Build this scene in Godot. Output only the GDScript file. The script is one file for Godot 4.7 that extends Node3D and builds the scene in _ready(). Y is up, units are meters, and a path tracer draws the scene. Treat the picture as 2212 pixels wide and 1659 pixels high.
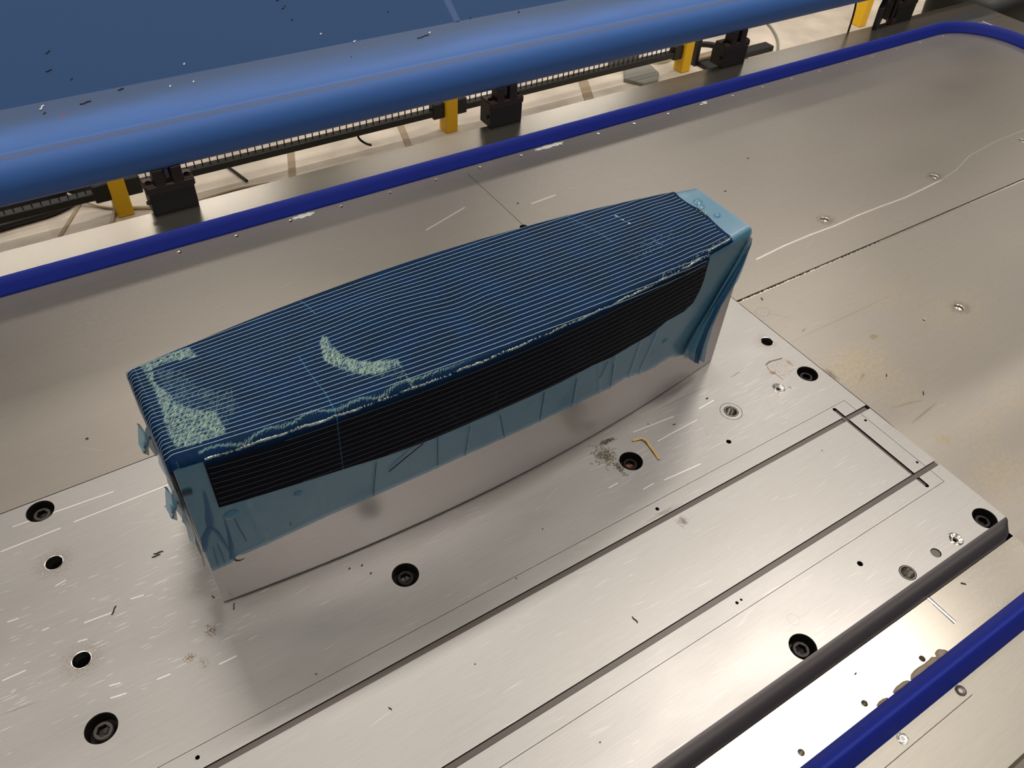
extends Node3D
# A draped carbon preform on an aluminium mould block, standing on a diaphragm forming table with its blue lid folded back.
# y = 0 is the top of the table, x runs along the table, z towards the person who takes the photograph. Units are metres.

const FLOOR := -0.9
const DROP := -0.016          # the strip in front of the tool plate lies this much lower
const ZC := [-0.22832887, 0.1221031, -0.46087715]   # front outline of the mould block, z(x)
const BX0 := 0.0147
const BX1 := 0.651
const BH := 0.2

var M := {}
var taken := {}
var rng := RandomNumberGenerator.new()
var fine := FastNoiseLite.new()

# ------------------------------------------------------------------ naming and tagging
func numbered(called: String) -> String:
	var n: int = taken.get(called, 0)
	taken[called] = n + 1
	return called if n == 0 else "%s_%03d" % [called, n]

func tag(o: Node, label: String, category: String, group := "", kind := "") -> Node:
	o.set_meta("label", label)
	if category: o.set_meta("category", category)
	if group: o.set_meta("group", group)
	if kind: o.set_meta("kind", kind)
	return o

func thing(called: String, label: String, category: String, at := Vector3.ZERO, group := "") -> Node3D:
	var o := Node3D.new()
	o.name = numbered(called)
	o.position = at
	add_child(o, true)
	tag(o, label, category, group)
	return o

func put(called: String, mesh: Mesh, mat: Material, parent: Node = null) -> MeshInstance3D:
	var o := MeshInstance3D.new()
	o.mesh = mesh
	o.material_override = mat
	if parent == null:
		o.name = numbered(called)
		add_child(o, true)
	else:
		var n: int = 0
		var nm := called
		while parent.has_node(nm):
			n += 1
			nm = "%s_%03d" % [called, n]
		o.name = nm
		parent.add_child(o, true)
	return o

func struct(called: String, mesh: Mesh, mat: Material) -> MeshInstance3D:
	var o := put(called, mesh, mat)
	o.set_meta("kind", "structure")
	return o

# ------------------------------------------------------------------ mesh helpers
func tri(st: SurfaceTool, a: Vector3, b: Vector3, c: Vector3) -> void:   # counter-clockwise seen from outside
	st.add_vertex(a); st.add_vertex(c); st.add_vertex(b)

func quad(st: SurfaceTool, a: Vector3, b: Vector3, c: Vector3, d: Vector3) -> void:
	tri(st, a, b, c); tri(st, a, c, d)

func start() -> SurfaceTool:
	var st := SurfaceTool.new()
	st.begin(Mesh.PRIMITIVE_TRIANGLES)
	st.set_smooth_group(-1)
	return st

func done(st: SurfaceTool) -> ArrayMesh:
	st.generate_normals()
	return st.commit()

# a box with chamfered edges, from lo to hi
func add_box(st: SurfaceTool, lo: Vector3, hi: Vector3, ch := 0.0) -> void:
	st.set_smooth_group(-1)
	var c := (lo + hi) / 2
	var h := (hi - lo) / 2
	ch = minf(ch, minf(h.x, minf(h.y, h.z)) * 0.9)
	var p := func(sx: float, sy: float, sz: float, ax: int) -> Vector3:
		var q := Vector3(sx * h.x, sy * h.y, sz * h.z)
		for k in 3:
			if k != ax: q[k] -= signf(q[k]) * ch
		return c + q
	for ax in 3:
		var u := (ax + 1) % 3
		var v := (ax + 2) % 3
		for s in [-1.0, 1.0]:
			var pts := []
			for e in [[-1.0, -1.0], [1.0, -1.0], [1.0, 1.0], [-1.0, 1.0]]:
				var sg := Vector3.ZERO
				sg[ax] = s; sg[u] = e[0]; sg[v] = e[1]
				pts.append(p.call(sg.x, sg.y, sg.z, ax))
			if s > 0: quad(st, pts[0], pts[1], pts[2], pts[3])
			else: quad(st, pts[0], pts[3], pts[2], pts[1])
	if ch <= 0.0: return
	for ax in 3:                       # edges along ax
		var u := (ax + 1) % 3
		var v := (ax + 2) % 3
		for su in [-1.0, 1.0]:
			for sv in [-1.0, 1.0]:
				var q := []
				for sa in [-1.0, 1.0]:
					var sg := Vector3.ZERO
					sg[ax] = sa; sg[u] = su; sg[v] = sv
					q.append(p.call(sg.x, sg.y, sg.z, u)); q.append(p.call(sg.x, sg.y, sg.z, v))
				if su * sv > 0: quad(st, q[0], q[1], q[3], q[2])
				else: quad(st, q[0], q[2], q[3], q[1])
	for sx in [-1.0, 1.0]:
		for sy in [-1.0, 1.0]:
			for sz in [-1.0, 1.0]:
				var a: Vector3 = p.call(sx, sy, sz, 0)
				var b: Vector3 = p.call(sx, sy, sz, 1)
				var d: Vector3 = p.call(sx, sy, sz, 2)
				if sx * sy * sz > 0: tri(st, a, b, d)
				else: tri(st, a, d, b)

func box(lo: Vector3, hi: Vector3, ch := 0.0) -> ArrayMesh:
	var st := start()
	add_box(st, lo, hi, ch)
	return done(st)

# turned shape about y; profile of (radius, height) listed from the outside bottom over the top inwards
func add_lathe(st: SurfaceTool, prof: Array, seg := 28, at := Vector3.ZERO) -> void:
	var g := 1
	for i in prof.size() - 1:
		var a: Vector2 = prof[i]
		var b: Vector2 = prof[i + 1]
		if i > 0:
			var d0: Vector2 = (prof[i] - prof[i - 1]).normalized()
			if absf(d0.angle_to((b - a).normalized())) > 0.6: g += 1
		st.set_smooth_group(g)
		for k in seg:
			var t0 := TAU * k / seg
			var t1 := TAU * (k + 1) / seg
			var a0 := at + Vector3(a.x * cos(t0), a.y, a.x * sin(t0))
			var a1 := at + Vector3(a.x * cos(t1), a.y, a.x * sin(t1))
			var b0 := at + Vector3(b.x * cos(t0), b.y, b.x * sin(t0))
			var b1 := at + Vector3(b.x * cos(t1), b.y, b.x * sin(t1))
			if a.x > 1e-7: tri(st, a0, b0, a1)
			if b.x > 1e-7: tri(st, a1, b0, b1)
	st.set_smooth_group(-1)

func lathe(prof: Array, seg := 28) -> ArrayMesh:
	var st := start()
	add_lathe(st, prof, seg)
	return done(st)

# smooth sheet from rows of points; the face that looks along hint is the front
func add_grid(st: SurfaceTool, rows: Array, hint: Vector3, uvs: Array = []) -> void:
	st.set_smooth_group(0)
	var n := Vector3.ZERO
	for i in rows.size() - 1:
		var ra: PackedVector3Array = rows[i]
		var rb: PackedVector3Array = rows[i + 1]
		for j in ra.size() - 1:
			n += (rb[j] - ra[j]).cross(ra[j + 1] - ra[j])
	var flip := n.dot(hint) < 0
	for i in rows.size() - 1:
		var ra: PackedVector3Array = rows[i]
		var rb: PackedVector3Array = rows[i + 1]
		for j in ra.size() - 1:
			var q := [[i, j], [i + 1, j], [i + 1, j + 1], [i, j + 1]]
			var order: Array = [0, 2, 1, 0, 3, 2] if not flip else [0, 1, 2, 0, 2, 3]
			for k in order:
				var e: Array = q[k]
				if uvs: st.set_uv(uvs[e[0]][e[1]])
				st.add_vertex(rows[e[0]][e[1]])

func grid(rows: Array, hint: Vector3, uvs: Array = []) -> ArrayMesh:
	var st := start()
	add_grid(st, rows, hint, uvs)
	return done(st)

func add_tube(st: SurfaceTool, pts: Array, r: float, seg := 8, closed := false) -> void:
	var rings := []
	var side := Vector3.ZERO
	for i in pts.size():
		var a: Vector3 = pts[maxi(i - 1, 0)] if not closed else pts[(i - 1 + pts.size()) % pts.size()]
		var b: Vector3 = pts[mini(i + 1, pts.size() - 1)] if not closed else pts[(i + 1) % pts.size()]
		var d := (b - a).normalized()
		if side == Vector3.ZERO:
			side = d.cross(Vector3.UP if absf(d.y) < 0.9 else Vector3.RIGHT).normalized()
		side = (side - d * side.dot(d)).normalized()
		var up := side.cross(d)
		var ring := []
		for k in seg:
			var t := TAU * k / seg
			ring.append(pts[i] + (side * cos(t) + up * sin(t)) * r)
		rings.append(ring)
	st.set_smooth_group(0)
	var n := rings.size()
	for i in (n if closed else n - 1):
		var j := (i + 1) % n
		for k in seg:
			var l := (k + 1) % seg
			quad(st, rings[i][k], rings[i][l], rings[j][l], rings[j][k])
	if not closed:
		st.set_smooth_group(-1)
		for k in range(1, seg - 1):
			tri(st, rings[0][0], rings[0][k + 1], rings[0][k])
			tri(st, rings[n - 1][0], rings[n - 1][k], rings[n - 1][k + 1])

func tube(pts: Array, r: float, seg := 8) -> ArrayMesh:
	var st := start()
	add_tube(st, pts, r, seg)
	return done(st)

func spline(pts: Array, n := 8) -> Array:
	var c := Curve3D.new()
	for i in pts.size():
		var a: Vector3 = pts[maxi(i - 1, 0)]
		var b: Vector3 = pts[mini(i + 1, pts.size() - 1)]
		c.add_point(pts[i], -(b - a) / 6, (b - a) / 6)
	var out := []
	for i in pts.size() - 1:
		for k in n: out.append(c.sample(i, float(k) / n))
	out.append(pts[-1])
	return out

# upright prism of a polygon in (x, z), with a chamfered top edge
func add_prism(st: SurfaceTool, poly: PackedVector2Array, y0: float, y1: float, ch := 0.0) -> void:
	if Geometry2D.is_polygon_clockwise(poly): poly.reverse()
	var n := poly.size()
	var top := poly
	if ch > 0.0:
		var inset: Array = Geometry2D.offset_polygon(poly, -ch, Geometry2D.JOIN_MITER)
		if inset.size() == 1 and inset[0].size() == n:
			var best := 0
			for k in n:
				if inset[0][k].distance_to(poly[0]) < inset[0][best].distance_to(poly[0]): best = k
			top = PackedVector2Array()
			var rv := Geometry2D.is_polygon_clockwise(inset[0])
			for k in n: top.append(inset[0][(best + (-k if rv else k) + n) % n])
		else: ch = 0.0
	st.set_smooth_group(-1)
	var v := func(p: Vector2, y: float) -> Vector3: return Vector3(p.x, y, p.y)
	for k in n:
		var l := (k + 1) % n
		quad(st, v.call(poly[k], y0), v.call(poly[k], y1 - ch), v.call(poly[l], y1 - ch), v.call(poly[l], y0))
		if ch > 0.0: quad(st, v.call(poly[k], y1 - ch), v.call(top[k], y1), v.call(top[l], y1), v.call(poly[l], y1 - ch))
	var ix := Geometry2D.triangulate_polygon(top)
	for k in range(0, ix.size(), 3):
		var a: Vector3 = v.call(top[ix[k]], y1)
		var b: Vector3 = v.call(top[ix[k + 1]], y1)
		var c: Vector3 = v.call(top[ix[k + 2]], y1)
		if (b - a).cross(c - a).y > 0: tri(st, a, b, c)
		else: tri(st, a, c, b)
	var iy := Geometry2D.triangulate_polygon(poly)
	for k in range(0, iy.size(), 3):
		var a: Vector3 = v.call(poly[iy[k]], y0)
		var b: Vector3 = v.call(poly[iy[k + 1]], y0)
		var c: Vector3 = v.call(poly[iy[k + 2]], y0)
		if (b - a).cross(c - a).y < 0: tri(st, a, b, c)
		else: tri(st, a, c, b)

func prism(poly: PackedVector2Array, y0: float, y1: float, ch := 0.0) -> ArrayMesh:
	var st := start()
	add_prism(st, poly, y0, y1, ch)
	return done(st)

# ------------------------------------------------------------------ plates with real holes (CSG)
func plate(called: String, poly: PackedVector2Array, y0: float, y1: float, mat: Material, parent: Node) -> CSGCombiner3D:
	var all := CSGCombiner3D.new()
	all.name = called
	var b := CSGPolygon3D.new()
	b.name = "blank"
	b.polygon = poly
	b.mode = CSGPolygon3D.MODE_DEPTH
	b.depth = y1 - y0
	b.rotation.x = PI / 2
	b.position.y = y0
	b.material = mat
	all.add_child(b)
	parent.add_child(all, true)
	return all

func cut(all: CSGCombiner3D, prof: Array, x: float, z: float, y: float, mat: Material, sides := 32) -> void:
	var c := CSGPolygon3D.new()
	c.name = "hole"
	c.operation = CSGShape3D.OPERATION_SUBTRACTION
	c.mode = CSGPolygon3D.MODE_SPIN
	c.spin_sides = sides
	c.polygon = PackedVector2Array(prof)
	c.position = Vector3(x, y, z)
	c.material = mat
	all.add_child(c, true)

func slit(all: CSGCombiner3D, lo: Vector3, hi: Vector3, mat: Material) -> void:
	var c := CSGBox3D.new()
	c.name = "slit"
	c.operation = CSGShape3D.OPERATION_SUBTRACTION
	c.size = hi - lo
	c.position = (lo + hi) / 2
	c.material = mat
	all.add_child(c, true)

func bore(r: float, deep: float, ch := 0.0006) -> Array:
	return [Vector2(0, -deep), Vector2(r, -deep), Vector2(r, -ch), Vector2(r + ch, 0), Vector2(r + ch, 0.004), Vector2(0, 0.004)]

# ------------------------------------------------------------------ painting surface detail into images
class Sheet:
	var im: Image
	var x0: float
	var z0: float
	var k: float        # pixels per metre
	func _init(w: int, h: int, ax: float, az: float, size_x: float) -> void:
		im = Image.create_empty(w, h, false, Image.FORMAT_RGB8)
		x0 = ax; z0 = az; k = w / size_x
	func dab(px: int, py: int, c: Color, a: float) -> void:
		if px < 0 or py < 0 or px >= im.get_width() or py >= im.get_height(): return
		im.set_pixel(px, py, im.get_pixel(px, py).lerp(c, clampf(a, 0, 1)))
	func line(p: Vector2, q: Vector2, wide: float, c: Color, a: float, taper := false) -> void:
		var A := Vector2((p.x - x0) * k, (p.y - z0) * k)
		var B := Vector2((q.x - x0) * k, (q.y - z0) * k)
		var w := wide * k / 2
		var r := w + 1.0
		for py in range(int(minf(A.y, B.y) - r), int(maxf(A.y, B.y) + r) + 1):
			# only the span of this row that the stroke can touch
			var lo := minf(A.x, B.x) - r
			var hi := maxf(A.x, B.x) + r
			if absf(B.y - A.y) > 2.0:
				var t0 := clampf((py - r - A.y) / (B.y - A.y), 0, 1)
				var t1 := clampf((py + r - A.y) / (B.y - A.y), 0, 1)
				lo = minf(lerpf(A.x, B.x, t0), lerpf(A.x, B.x, t1)) - r
				hi = maxf(lerpf(A.x, B.x, t0), lerpf(A.x, B.x, t1)) + r
			for px in range(int(lo), int(hi) + 1):
				var P := Vector2(px, py)
				var t := clampf((P - A).dot(B - A) / maxf((B - A).length_squared(), 1e-6), 0, 1)
				var d := P.distance_to(A.lerp(B, t))
				var cover := clampf(w + 0.5 - d, 0, 1) * minf(1.0, 2 * w + 0.15)
				if taper: cover *= sin(PI * (0.08 + 0.84 * t))
				if cover > 0.0: dab(px, py, c, a * cover)
	func poly(pts: Array, wide: float, c: Color, a: float) -> void:
		for i in pts.size() - 1: line(pts[i], pts[i + 1], wide, c, a)
	func blob(p: Vector2, rx: float, rz: float, c: Color, a: float, n: FastNoiseLite = null, rough := 0.0) -> void:
		var A := Vector2((p.x - x0) * k, (p.y - z0) * k)
		for py in range(int(A.y - rz * k), int(A.y + rz * k) + 1):
			for px in range(int(A.x - rx * k), int(A.x + rx * k) + 1):
				var d := Vector2((px - A.x) / (rx * k), (py - A.y) / (rz * k)).length()
				if d >= 1: continue
				var f := 1.0 - d * d
				if n: f = clampf(f + rough * n.get_noise_2d(px * 3.0, py * 3.0) * 2.0 - rough * 0.5, 0, 1)
				if f > 0: dab(px, py, c, a * f)

func tex(im: Image) -> ImageTexture:
	return ImageTexture.create_from_image(im)

# ------------------------------------------------------------------ materials
func mat(called: String, c: Color, rough: float, metal := 0.0) -> StandardMaterial3D:
	var m := StandardMaterial3D.new()
	m.resource_name = called
	m.albedo_color = c
	m.roughness = rough
	m.metallic = metal
	M[called] = m
	return m

func lay_over(m: StandardMaterial3D, sheet: Sheet, rough: Image) -> void:
	var w: float = sheet.im.get_width() / sheet.k
	var h: float = sheet.im.get_height() / sheet.k
	m.albedo_texture = tex(sheet.im)
	m.uv1_triplanar = true
	m.uv1_world_triplanar = true
	m.uv1_triplanar_sharpness = 8.0
	m.uv1_scale = Vector3(1 / w, 1 / w, 1 / h)
	m.uv1_offset = Vector3(-sheet.x0 / w, 0.5, -sheet.z0 / h)
	if rough:
		m.roughness = 1.0
		m.roughness_texture = tex(rough)
	m.detail_enabled = true
	m.detail_blend_mode = BaseMaterial3D.BLEND_MODE_MUL
	m.detail_albedo = M["brush_texture"]
	m.detail_uv_layer = BaseMaterial3D.DETAIL_UV_2
	m.uv2_triplanar = true
	m.uv2_world_triplanar = true
	m.uv2_scale = Vector3(4, 4, 4)

func patch_noise(w: int, h: int, fx: float, fz: float, lo: float, hi: float, sd: int) -> Image:
	var n := FastNoiseLite.new()
	n.seed = sd
	n.noise_type = FastNoiseLite.TYPE_SIMPLEX_SMOOTH
	n.frequency = 1.0
	n.fractal_octaves = 4
	var im := Image.create_empty(w, h, false, Image.FORMAT_RGB8)
	for y in h:
		for x in w:
			var v := lerpf(lo, hi, 0.5 + 0.5 * clampf(n.get_noise_2d(x * fx / w, y * fz / h) * 1.6, -1, 1))
			im.set_pixel(x, y, Color(v, v, v))
	return im

func materials() -> void:
	fine.seed = 5
	fine.noise_type = FastNoiseLite.TYPE_SIMPLEX
	fine.frequency = 0.06
	# brushed grain, a tile of 0.25 m, the strokes run along x
	var b := Image.create_empty(512, 512, false, Image.FORMAT_RGB8)
	var row := PackedFloat32Array()
	for y in 512: row.append(rng.randf())
	var n := FastNoiseLite.new()
	n.seed = 3
	n.frequency = 1.0
	for y in 512:
		for x in 512:
			var ang := TAU * x / 512.0
			var s := n.get_noise_3d(cos(ang) * 1.5, sin(ang) * 1.5, y * 0.9)
			var v := 0.955 + 0.035 * s + 0.02 * (row[y] - 0.5) + 0.012 * (rng.randf() - 0.5)
			b.set_pixel(x, y, Color(v, v, v * 0.998))
	M["brush_texture"] = tex(b)

	# ---- tool plate: scratches and stains where the photograph has them
	var near := Sheet.new(2048, 1434, -0.25, -0.70, 1.0)
	near.im.fill(Color(0.645, 0.632, 0.62))
	var bright := Color(0.98, 0.97, 0.95)
	var dark := Color(0.36, 0.31, 0.27)
	for i in 620:                                           # fine handling scratches, most along x
		var p := Vector2(rng.randf_range(-0.25, 0.78), rng.randf_range(-0.67, -0.13))
		var l := rng.randf_range(0.004, 0.03)
		var t := rng.randfn(0.0, 0.12)
		near.line(p, p + Vector2(cos(t), sin(t)) * l, 0.0004, bright if rng.randf() < 0.72 else Color(0.6, 0.57, 0.54), rng.randf_range(0.1, 0.45), true)
	for i in 160:
		var p := Vector2(rng.randf_range(-0.2, 0.05), rng.randf_range(-0.56, -0.41))
		near.line(p, p + Vector2(rng.randf_range(0.003, 0.014), rng.randf_range(-0.0005, 0.001)), 0.0005, bright, rng.randf_range(0.25, 0.7), true)
	for i in 150:
		var p := Vector2(rng.randf_range(0.4, 0.7), rng.randf_range(-0.45, -0.36))
		near.line(p, p + Vector2(rng.randf_range(0.004, 0.03), rng.randf_range(-0.001, 0.001)), 0.0005, bright, rng.randf_range(0.1, 0.4), true)
	for s in [[-0.114, -0.687, 0.0114, -0.681], [-0.104, -0.691, -0.058, -0.686], [-0.0825, -0.6235, 0.013, -0.6233], [-0.15, -0.6226, -0.096, -0.6225], [-0.135, -0.6476, -0.04, -0.6426], [-0.1136, -0.557, -0.1044, -0.5586],
			[-0.0996, -0.5042, -0.0765, -0.5021], [-0.0577, -0.5074, -0.0468, -0.5055], [-0.1576, -0.54, -0.149, -0.539], [-0.133, -0.5154, -0.128, -0.5154], [-0.1086, -0.488, -0.1014, -0.4865], [-0.171, -0.4835, -0.153, -0.4833], [-0.0952, -0.432, -0.087, -0.43],
			[-0.097, -0.4204, -0.085, -0.418], [-0.059, -0.4168, -0.0485, -0.4158], [-0.009, -0.4026, 0.0063, -0.4024], [0.487, -0.4329, 0.5443, -0.4282], [0.503, -0.4077, 0.565, -0.41], [0.4726, -0.36, 0.5228, -0.357], [0.58, -0.4224, 0.605, -0.424], [0.4125, -0.3826, 0.4252, -0.383], [0.4443, -0.362, 0.459, -0.3625]]:
		near.line(Vector2(s[0], s[1]), Vector2(s[2], s[3]), 0.0008, bright, 0.95)
	for s in [[0.535, -0.446, 0.622, -0.4463, 0.35], [0.65, -0.4425, 0.67, -0.445, 0.8], [-0.178, -0.4527, -0.1466, -0.448, 0.35], [0.596, -0.4026, 0.61, -0.41, 0.2]]:
		near.line(Vector2(s[0], s[1]), Vector2(s[2], s[3]), 0.0009, dark, s[4], true)
	# rubbed grey patch beside the middle bolt, brown square stain by the end bolt, smudges
	for i in 420:
		var p := Vector2(0.436, -0.421) + Vector2(rng.randfn(0, 0.006), rng.randfn(0, 0.007))
		if rng.randf() < 0.3: p = Vector2(0.4515, -0.437) + Vector2(rng.randfn(0, 0.005), rng.randfn(0, 0.0015))
		if rng.randf() < 0.2: p = Vector2(0.4395, -0.4) + Vector2(rng.randfn(0, 0.0015), rng.randfn(0, 0.005))
		near.blob(p, 0.0012, 0.0012, Color(0.3, 0.27, 0.22), 0.5)
	near.blob(Vector2(0.437, -0.421), 0.013, 0.014, Color(0.45, 0.42, 0.36), 0.35, fine, 0.8)
	near.poly([Vector2(0.7079, -0.4375), Vector2(0.716, -0.4391), Vector2(0.7343, -0.4357)], 0.0022, Color(0.3, 0.24, 0.19), 0.65)
	near.poly([Vector2(0.7079, -0.4375), Vector2(0.7045, -0.43), Vector2(0.7032, -0.425), Vector2(0.7065, -0.4185), Vector2(0.7065, -0.407)], 0.0014, Color(0.45, 0.3, 0.2), 0.5)
	near.blob(Vector2(0.7045, -0.422), 0.005, 0.004, Color(0.45, 0.27, 0.16), 0.8, fine, 0.6)
	near.blob(Vector2(0.737, -0.425), 0.0035, 0.008, Color(0.48, 0.31, 0.17), 0.7, fine, 0.6)
	for i in 34: near.blob(Vector2(rng.randf_range(0.708, 0.735), rng.randf_range(-0.434, -0.41)), 0.001, 0.0008, Color(0.5, 0.38, 0.3), 0.6)
	for i in 40: near.line(Vector2(0.4525, -0.311) + Vector2(rng.randfn(0, 0.004), rng.randfn(0, 0.003)), Vector2(0.4528, -0.304) + Vector2(rng.randfn(0, 0.003), rng.randfn(0, 0.003)), 0.0005, Color(0.35, 0.32, 0.3), 0.35, true)
	for i in 46: near.line(Vector2(0.446, -0.327) + Vector2(rng.randfn(0, 0.012), rng.randfn(0, 0.002)), Vector2(0.446, -0.325) + Vector2(rng.randfn(0, 0.012), rng.randfn(0, 0.002)), 0.0004, Color(0.4, 0.36, 0.33), 0.25, true)
	near.blob(Vector2(-0.029, -0.422), 0.006, 0.005, Color(0.42, 0.36, 0.22), 0.8, fine, 1.0)
	near.blob(Vector2(-0.005, -0.438), 0.006, 0.008, Color(0.4, 0.35, 0.31), 0.8, fine, 1.0)
	near.blob(Vector2(-0.02, -0.41), 0.005, 0.009, Color(0.5, 0.45, 0.36), 0.5, fine, 1.1)
	for h in [Vector2(-0.1093, -0.5835), Vector2(-0.1098, -0.4681), Vector2(0.7414, -0.4686)]:
		near.blob(h, 0.022, 0.02, Color(0.5, 0.45, 0.4), 0.42, fine, 0.5)
	for c in [Vector2(0.61, -0.4)]:
		for a in 40:
			var t0 := TAU * a / 40.0
			near.line(c + Vector2(cos(t0), sin(t0)) * 0.015, c + Vector2(cos(t0 + 0.157), sin(t0 + 0.157)) * 0.015, 0.0003, dark, 0.05)
	for c in [[0.685, -0.37, 0.03, 2.2, 5.3], [0.70, -0.385, 0.022, 2.6, 4.9], [0.545, -0.4, 0.02, -0.6, 1.2], [0.47, -0.165, 0.006, 0.0, 6.3]]:   # thin arcs
		for a in 24:
			var t0: float = lerpf(c[3], c[4], a / 24.0)
			var t1: float = lerpf(c[3], c[4], (a + 1) / 24.0)
			near.line(Vector2(c[0] + cos(t0) * c[2], c[1] + sin(t0) * c[2]), Vector2(c[0] + cos(t1) * c[2], c[1] + sin(t1) * c[2]), 0.0004, Color(0.5, 0.45, 0.42), 0.3)
	for q in [[0.0, -0.597], [0.51, -0.434], [0.66, -0.3], [0.265, -0.34], [0.32, -0.375], [0.185, -0.285], [0.24, -0.17], [0.06, -0.35]]: near.blob(Vector2(q[0], q[1]), 0.0012, 0.0009, Color(0.1, 0.09, 0.08), 0.9)
	for q in [[0.0, -1.4, 0.6], [0.0, -0.8, 0.75]]:      # the figure 3
		for a in 12:
			var t0: float = lerpf(-2.4, 1.6, a / 12.0)
			var t1: float = lerpf(-2.4, 1.6, (a + 1) / 12.0)
			var o := Vector2(0.7035, -0.3935 + (0.0 if q[1] < -1.0 else 0.002))
			near.line(o + Vector2(cos(t0) * 0.0012, sin(t0) * 0.001), o + Vector2(cos(t1) * 0.0012, sin(t1) * 0.001), 0.0005, dark, 0.9)
	var alu := mat("aluminium_plate", Color(1, 1, 1), 0.4, 0.93)
	lay_over(alu, near, patch_noise(384, 270, 5.0, 9.0, 0.38, 0.44, 11))

	# ---- the wide plates behind and beside it
	var far := Sheet.new(2048, 1024, -0.9, -1.16, 3.1)
	far.im.fill(Color(0.595, 0.572, 0.54))
	for i in 500:
		var p := Vector2(rng.randf_range(-0.3, 2.1), rng.randf_range(-1.03, -0.1))
		var t := rng.randfn(0.0, 0.35)
		var l := rng.randf_range(0.006, 0.03)
		far.line(p, p + Vector2(cos(t), sin(t)) * l, 0.0007, bright if rng.randf() < 0.55 else dark, rng.randf_range(0.06, 0.3), true)
	for i in 16: far.blob(Vector2(rng.randf_range(0.75, 1.1), rng.randf_range(-0.5, -0.05)), rng.randf_range(0.03, 0.09), rng.randf_range(0.02, 0.05), Color(0.68, 0.62, 0.5), 0.28, fine, 0.6)
	for i in 12: far.blob(Vector2(rng.randf_range(-0.2, 1.6), rng.randf_range(-1.0, -0.6)), rng.randf_range(0.06, 0.2), rng.randf_range(0.03, 0.08), Color(0.64, 0.6, 0.57), 0.3, fine, 0.5)
	far.poly([Vector2(0.86, -0.609), Vector2(0.92, -0.6135), Vector2(0.9819, -0.6145), Vector2(1.0344, -0.613), Vector2(1.093, -0.6152), Vector2(1.1475, -0.6147), Vector2(1.2023, -0.6129), Vector2(1.2583, -0.6157), Vector2(1.3107, -0.6195)], 0.0016, Color(1, 1, 0.98), 0.9)
	far.poly([Vector2(1.3107, -0.6195), Vector2(1.3645, -0.6282), Vector2(1.4283, -0.648), Vector2(1.5175, -0.6575), Vector2(1.6171, -0.6595)], 0.0012, bright, 0.5)
	for s in [[0.648, -0.89, 0.695, -0.893], [0.47, -0.905, 0.55, -0.93]]: far.line(Vector2(s[0], s[1]), Vector2(s[2], s[3]), 0.0016, Color(1, 1, 1), 0.8)
	for s in [[0.775, -0.453, 0.97, -0.4516, 0.25], [0.789, -0.2752, 0.8456, -0.2818, 0.6], [0.785, -0.305, 0.835, -0.2936, 0.4], [0.7796, -0.5172, 0.81, -0.48, 0.15], [0.796, -0.4596, 0.806, -0.4624, 0.7], [0.792, -0.3579, 0.808, -0.3628, 0.6], [0.767, -0.3955, 0.7692, -0.3712, 0.7]]:
		far.line(Vector2(s[0], s[1]), Vector2(s[2], s[3]), 0.0014, dark, s[4], true)
	far.blob(Vector2(0.768, -0.383), 0.006, 0.014, Color(0.4, 0.35, 0.3), 0.7, fine, 0.4)
	far.blob(Vector2(0.8756, -0.4048), 0.007, 0.005, Color(0.5, 0.38, 0.22), 0.7, fine, 0.5)
	far.blob(Vector2(0.8053, -0.2414), 0.01, 0.011, Color(0.6, 0.53, 0.38), 0.6, fine, 0.8)
	for i in 12:
		var t := TAU * i / 12.0
		far.blob(Vector2(0.78 + 0.011 * cos(t), -0.517 + 0.009 * sin(t)), 0.0012, 0.001, dark, 0.7)
	for h in [Vector2(1.035, -0.632), Vector2(1.31, -0.632), Vector2(1.0355, -0.3847)]: far.blob(h, 0.02, 0.016, Color(0.4, 0.36, 0.3), 0.55, fine, 0.3)
	far.blob(Vector2(0.29, -0.66), 0.008, 0.005, Color(0.6, 0.5, 0.3), 0.5)
	var sheet := mat("aluminium_bed", Color(1, 1, 1), 0.36, 0.93)
	lay_over(sheet, far, patch_noise(512, 256, 7.0, 6.0, 0.35, 0.40, 21))
	var rim := mat("aluminium_rim", Color(0.68, 0.655, 0.615), 0.26, 0.93)
	rim.detail_enabled = true
	rim.detail_blend_mode = BaseMaterial3D.BLEND_MODE_MUL
	rim.detail_albedo = M["brush_texture"]
	rim.detail_uv_layer = BaseMaterial3D.DETAIL_UV_2
	rim.uv2_triplanar = true
	rim.uv2_world_triplanar = true
	rim.uv2_scale = Vector3(4, 4, 4)

	var dull: StandardMaterial3D = rim.duplicate()
	dull.resource_name = "aluminium_dull"
	dull.roughness = 0.45
	dull.albedo_color = Color(0.62, 0.60, 0.565)
	M["aluminium_dull"] = dull
	mat("dark_bore", Color(0.16, 0.145, 0.13), 0.5, 0.6)
	mat("bright_bore", Color(0.75, 0.72, 0.68), 0.28, 1.0)
	mat("black_oxide", Color(0.15, 0.135, 0.13), 0.38, 0.85)
	mat("worn_steel", Color(0.30, 0.285, 0.275), 0.36, 0.9)
	mat("insert_steel", Color(0.44, 0.42, 0.39), 0.3, 0.95)
	mat("bright_steel", Color(0.82, 0.81, 0.79), 0.25, 1.0)
	mat("copper_brown", Color(0.4, 0.22, 0.16), 0.4, 0.7)
	mat("nose_grey", Color(0.29, 0.275, 0.28), 0.42, 0.55)
	mat("slot_strip", Color(0.36, 0.33, 0.315), 0.55, 0.35)
	M["slot_strip"].roughness_texture = tex(patch_noise(128, 128, 6, 6, 0.3, 0.7, 9))
	mat("black_block", Color(0.055, 0.053, 0.055), 0.5)
	mat("bracket_brown", Color(0.20, 0.165, 0.15), 0.42, 0.3)
	mat("pad_tan", Color(0.45, 0.37, 0.31), 0.4, 0.5)
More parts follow.
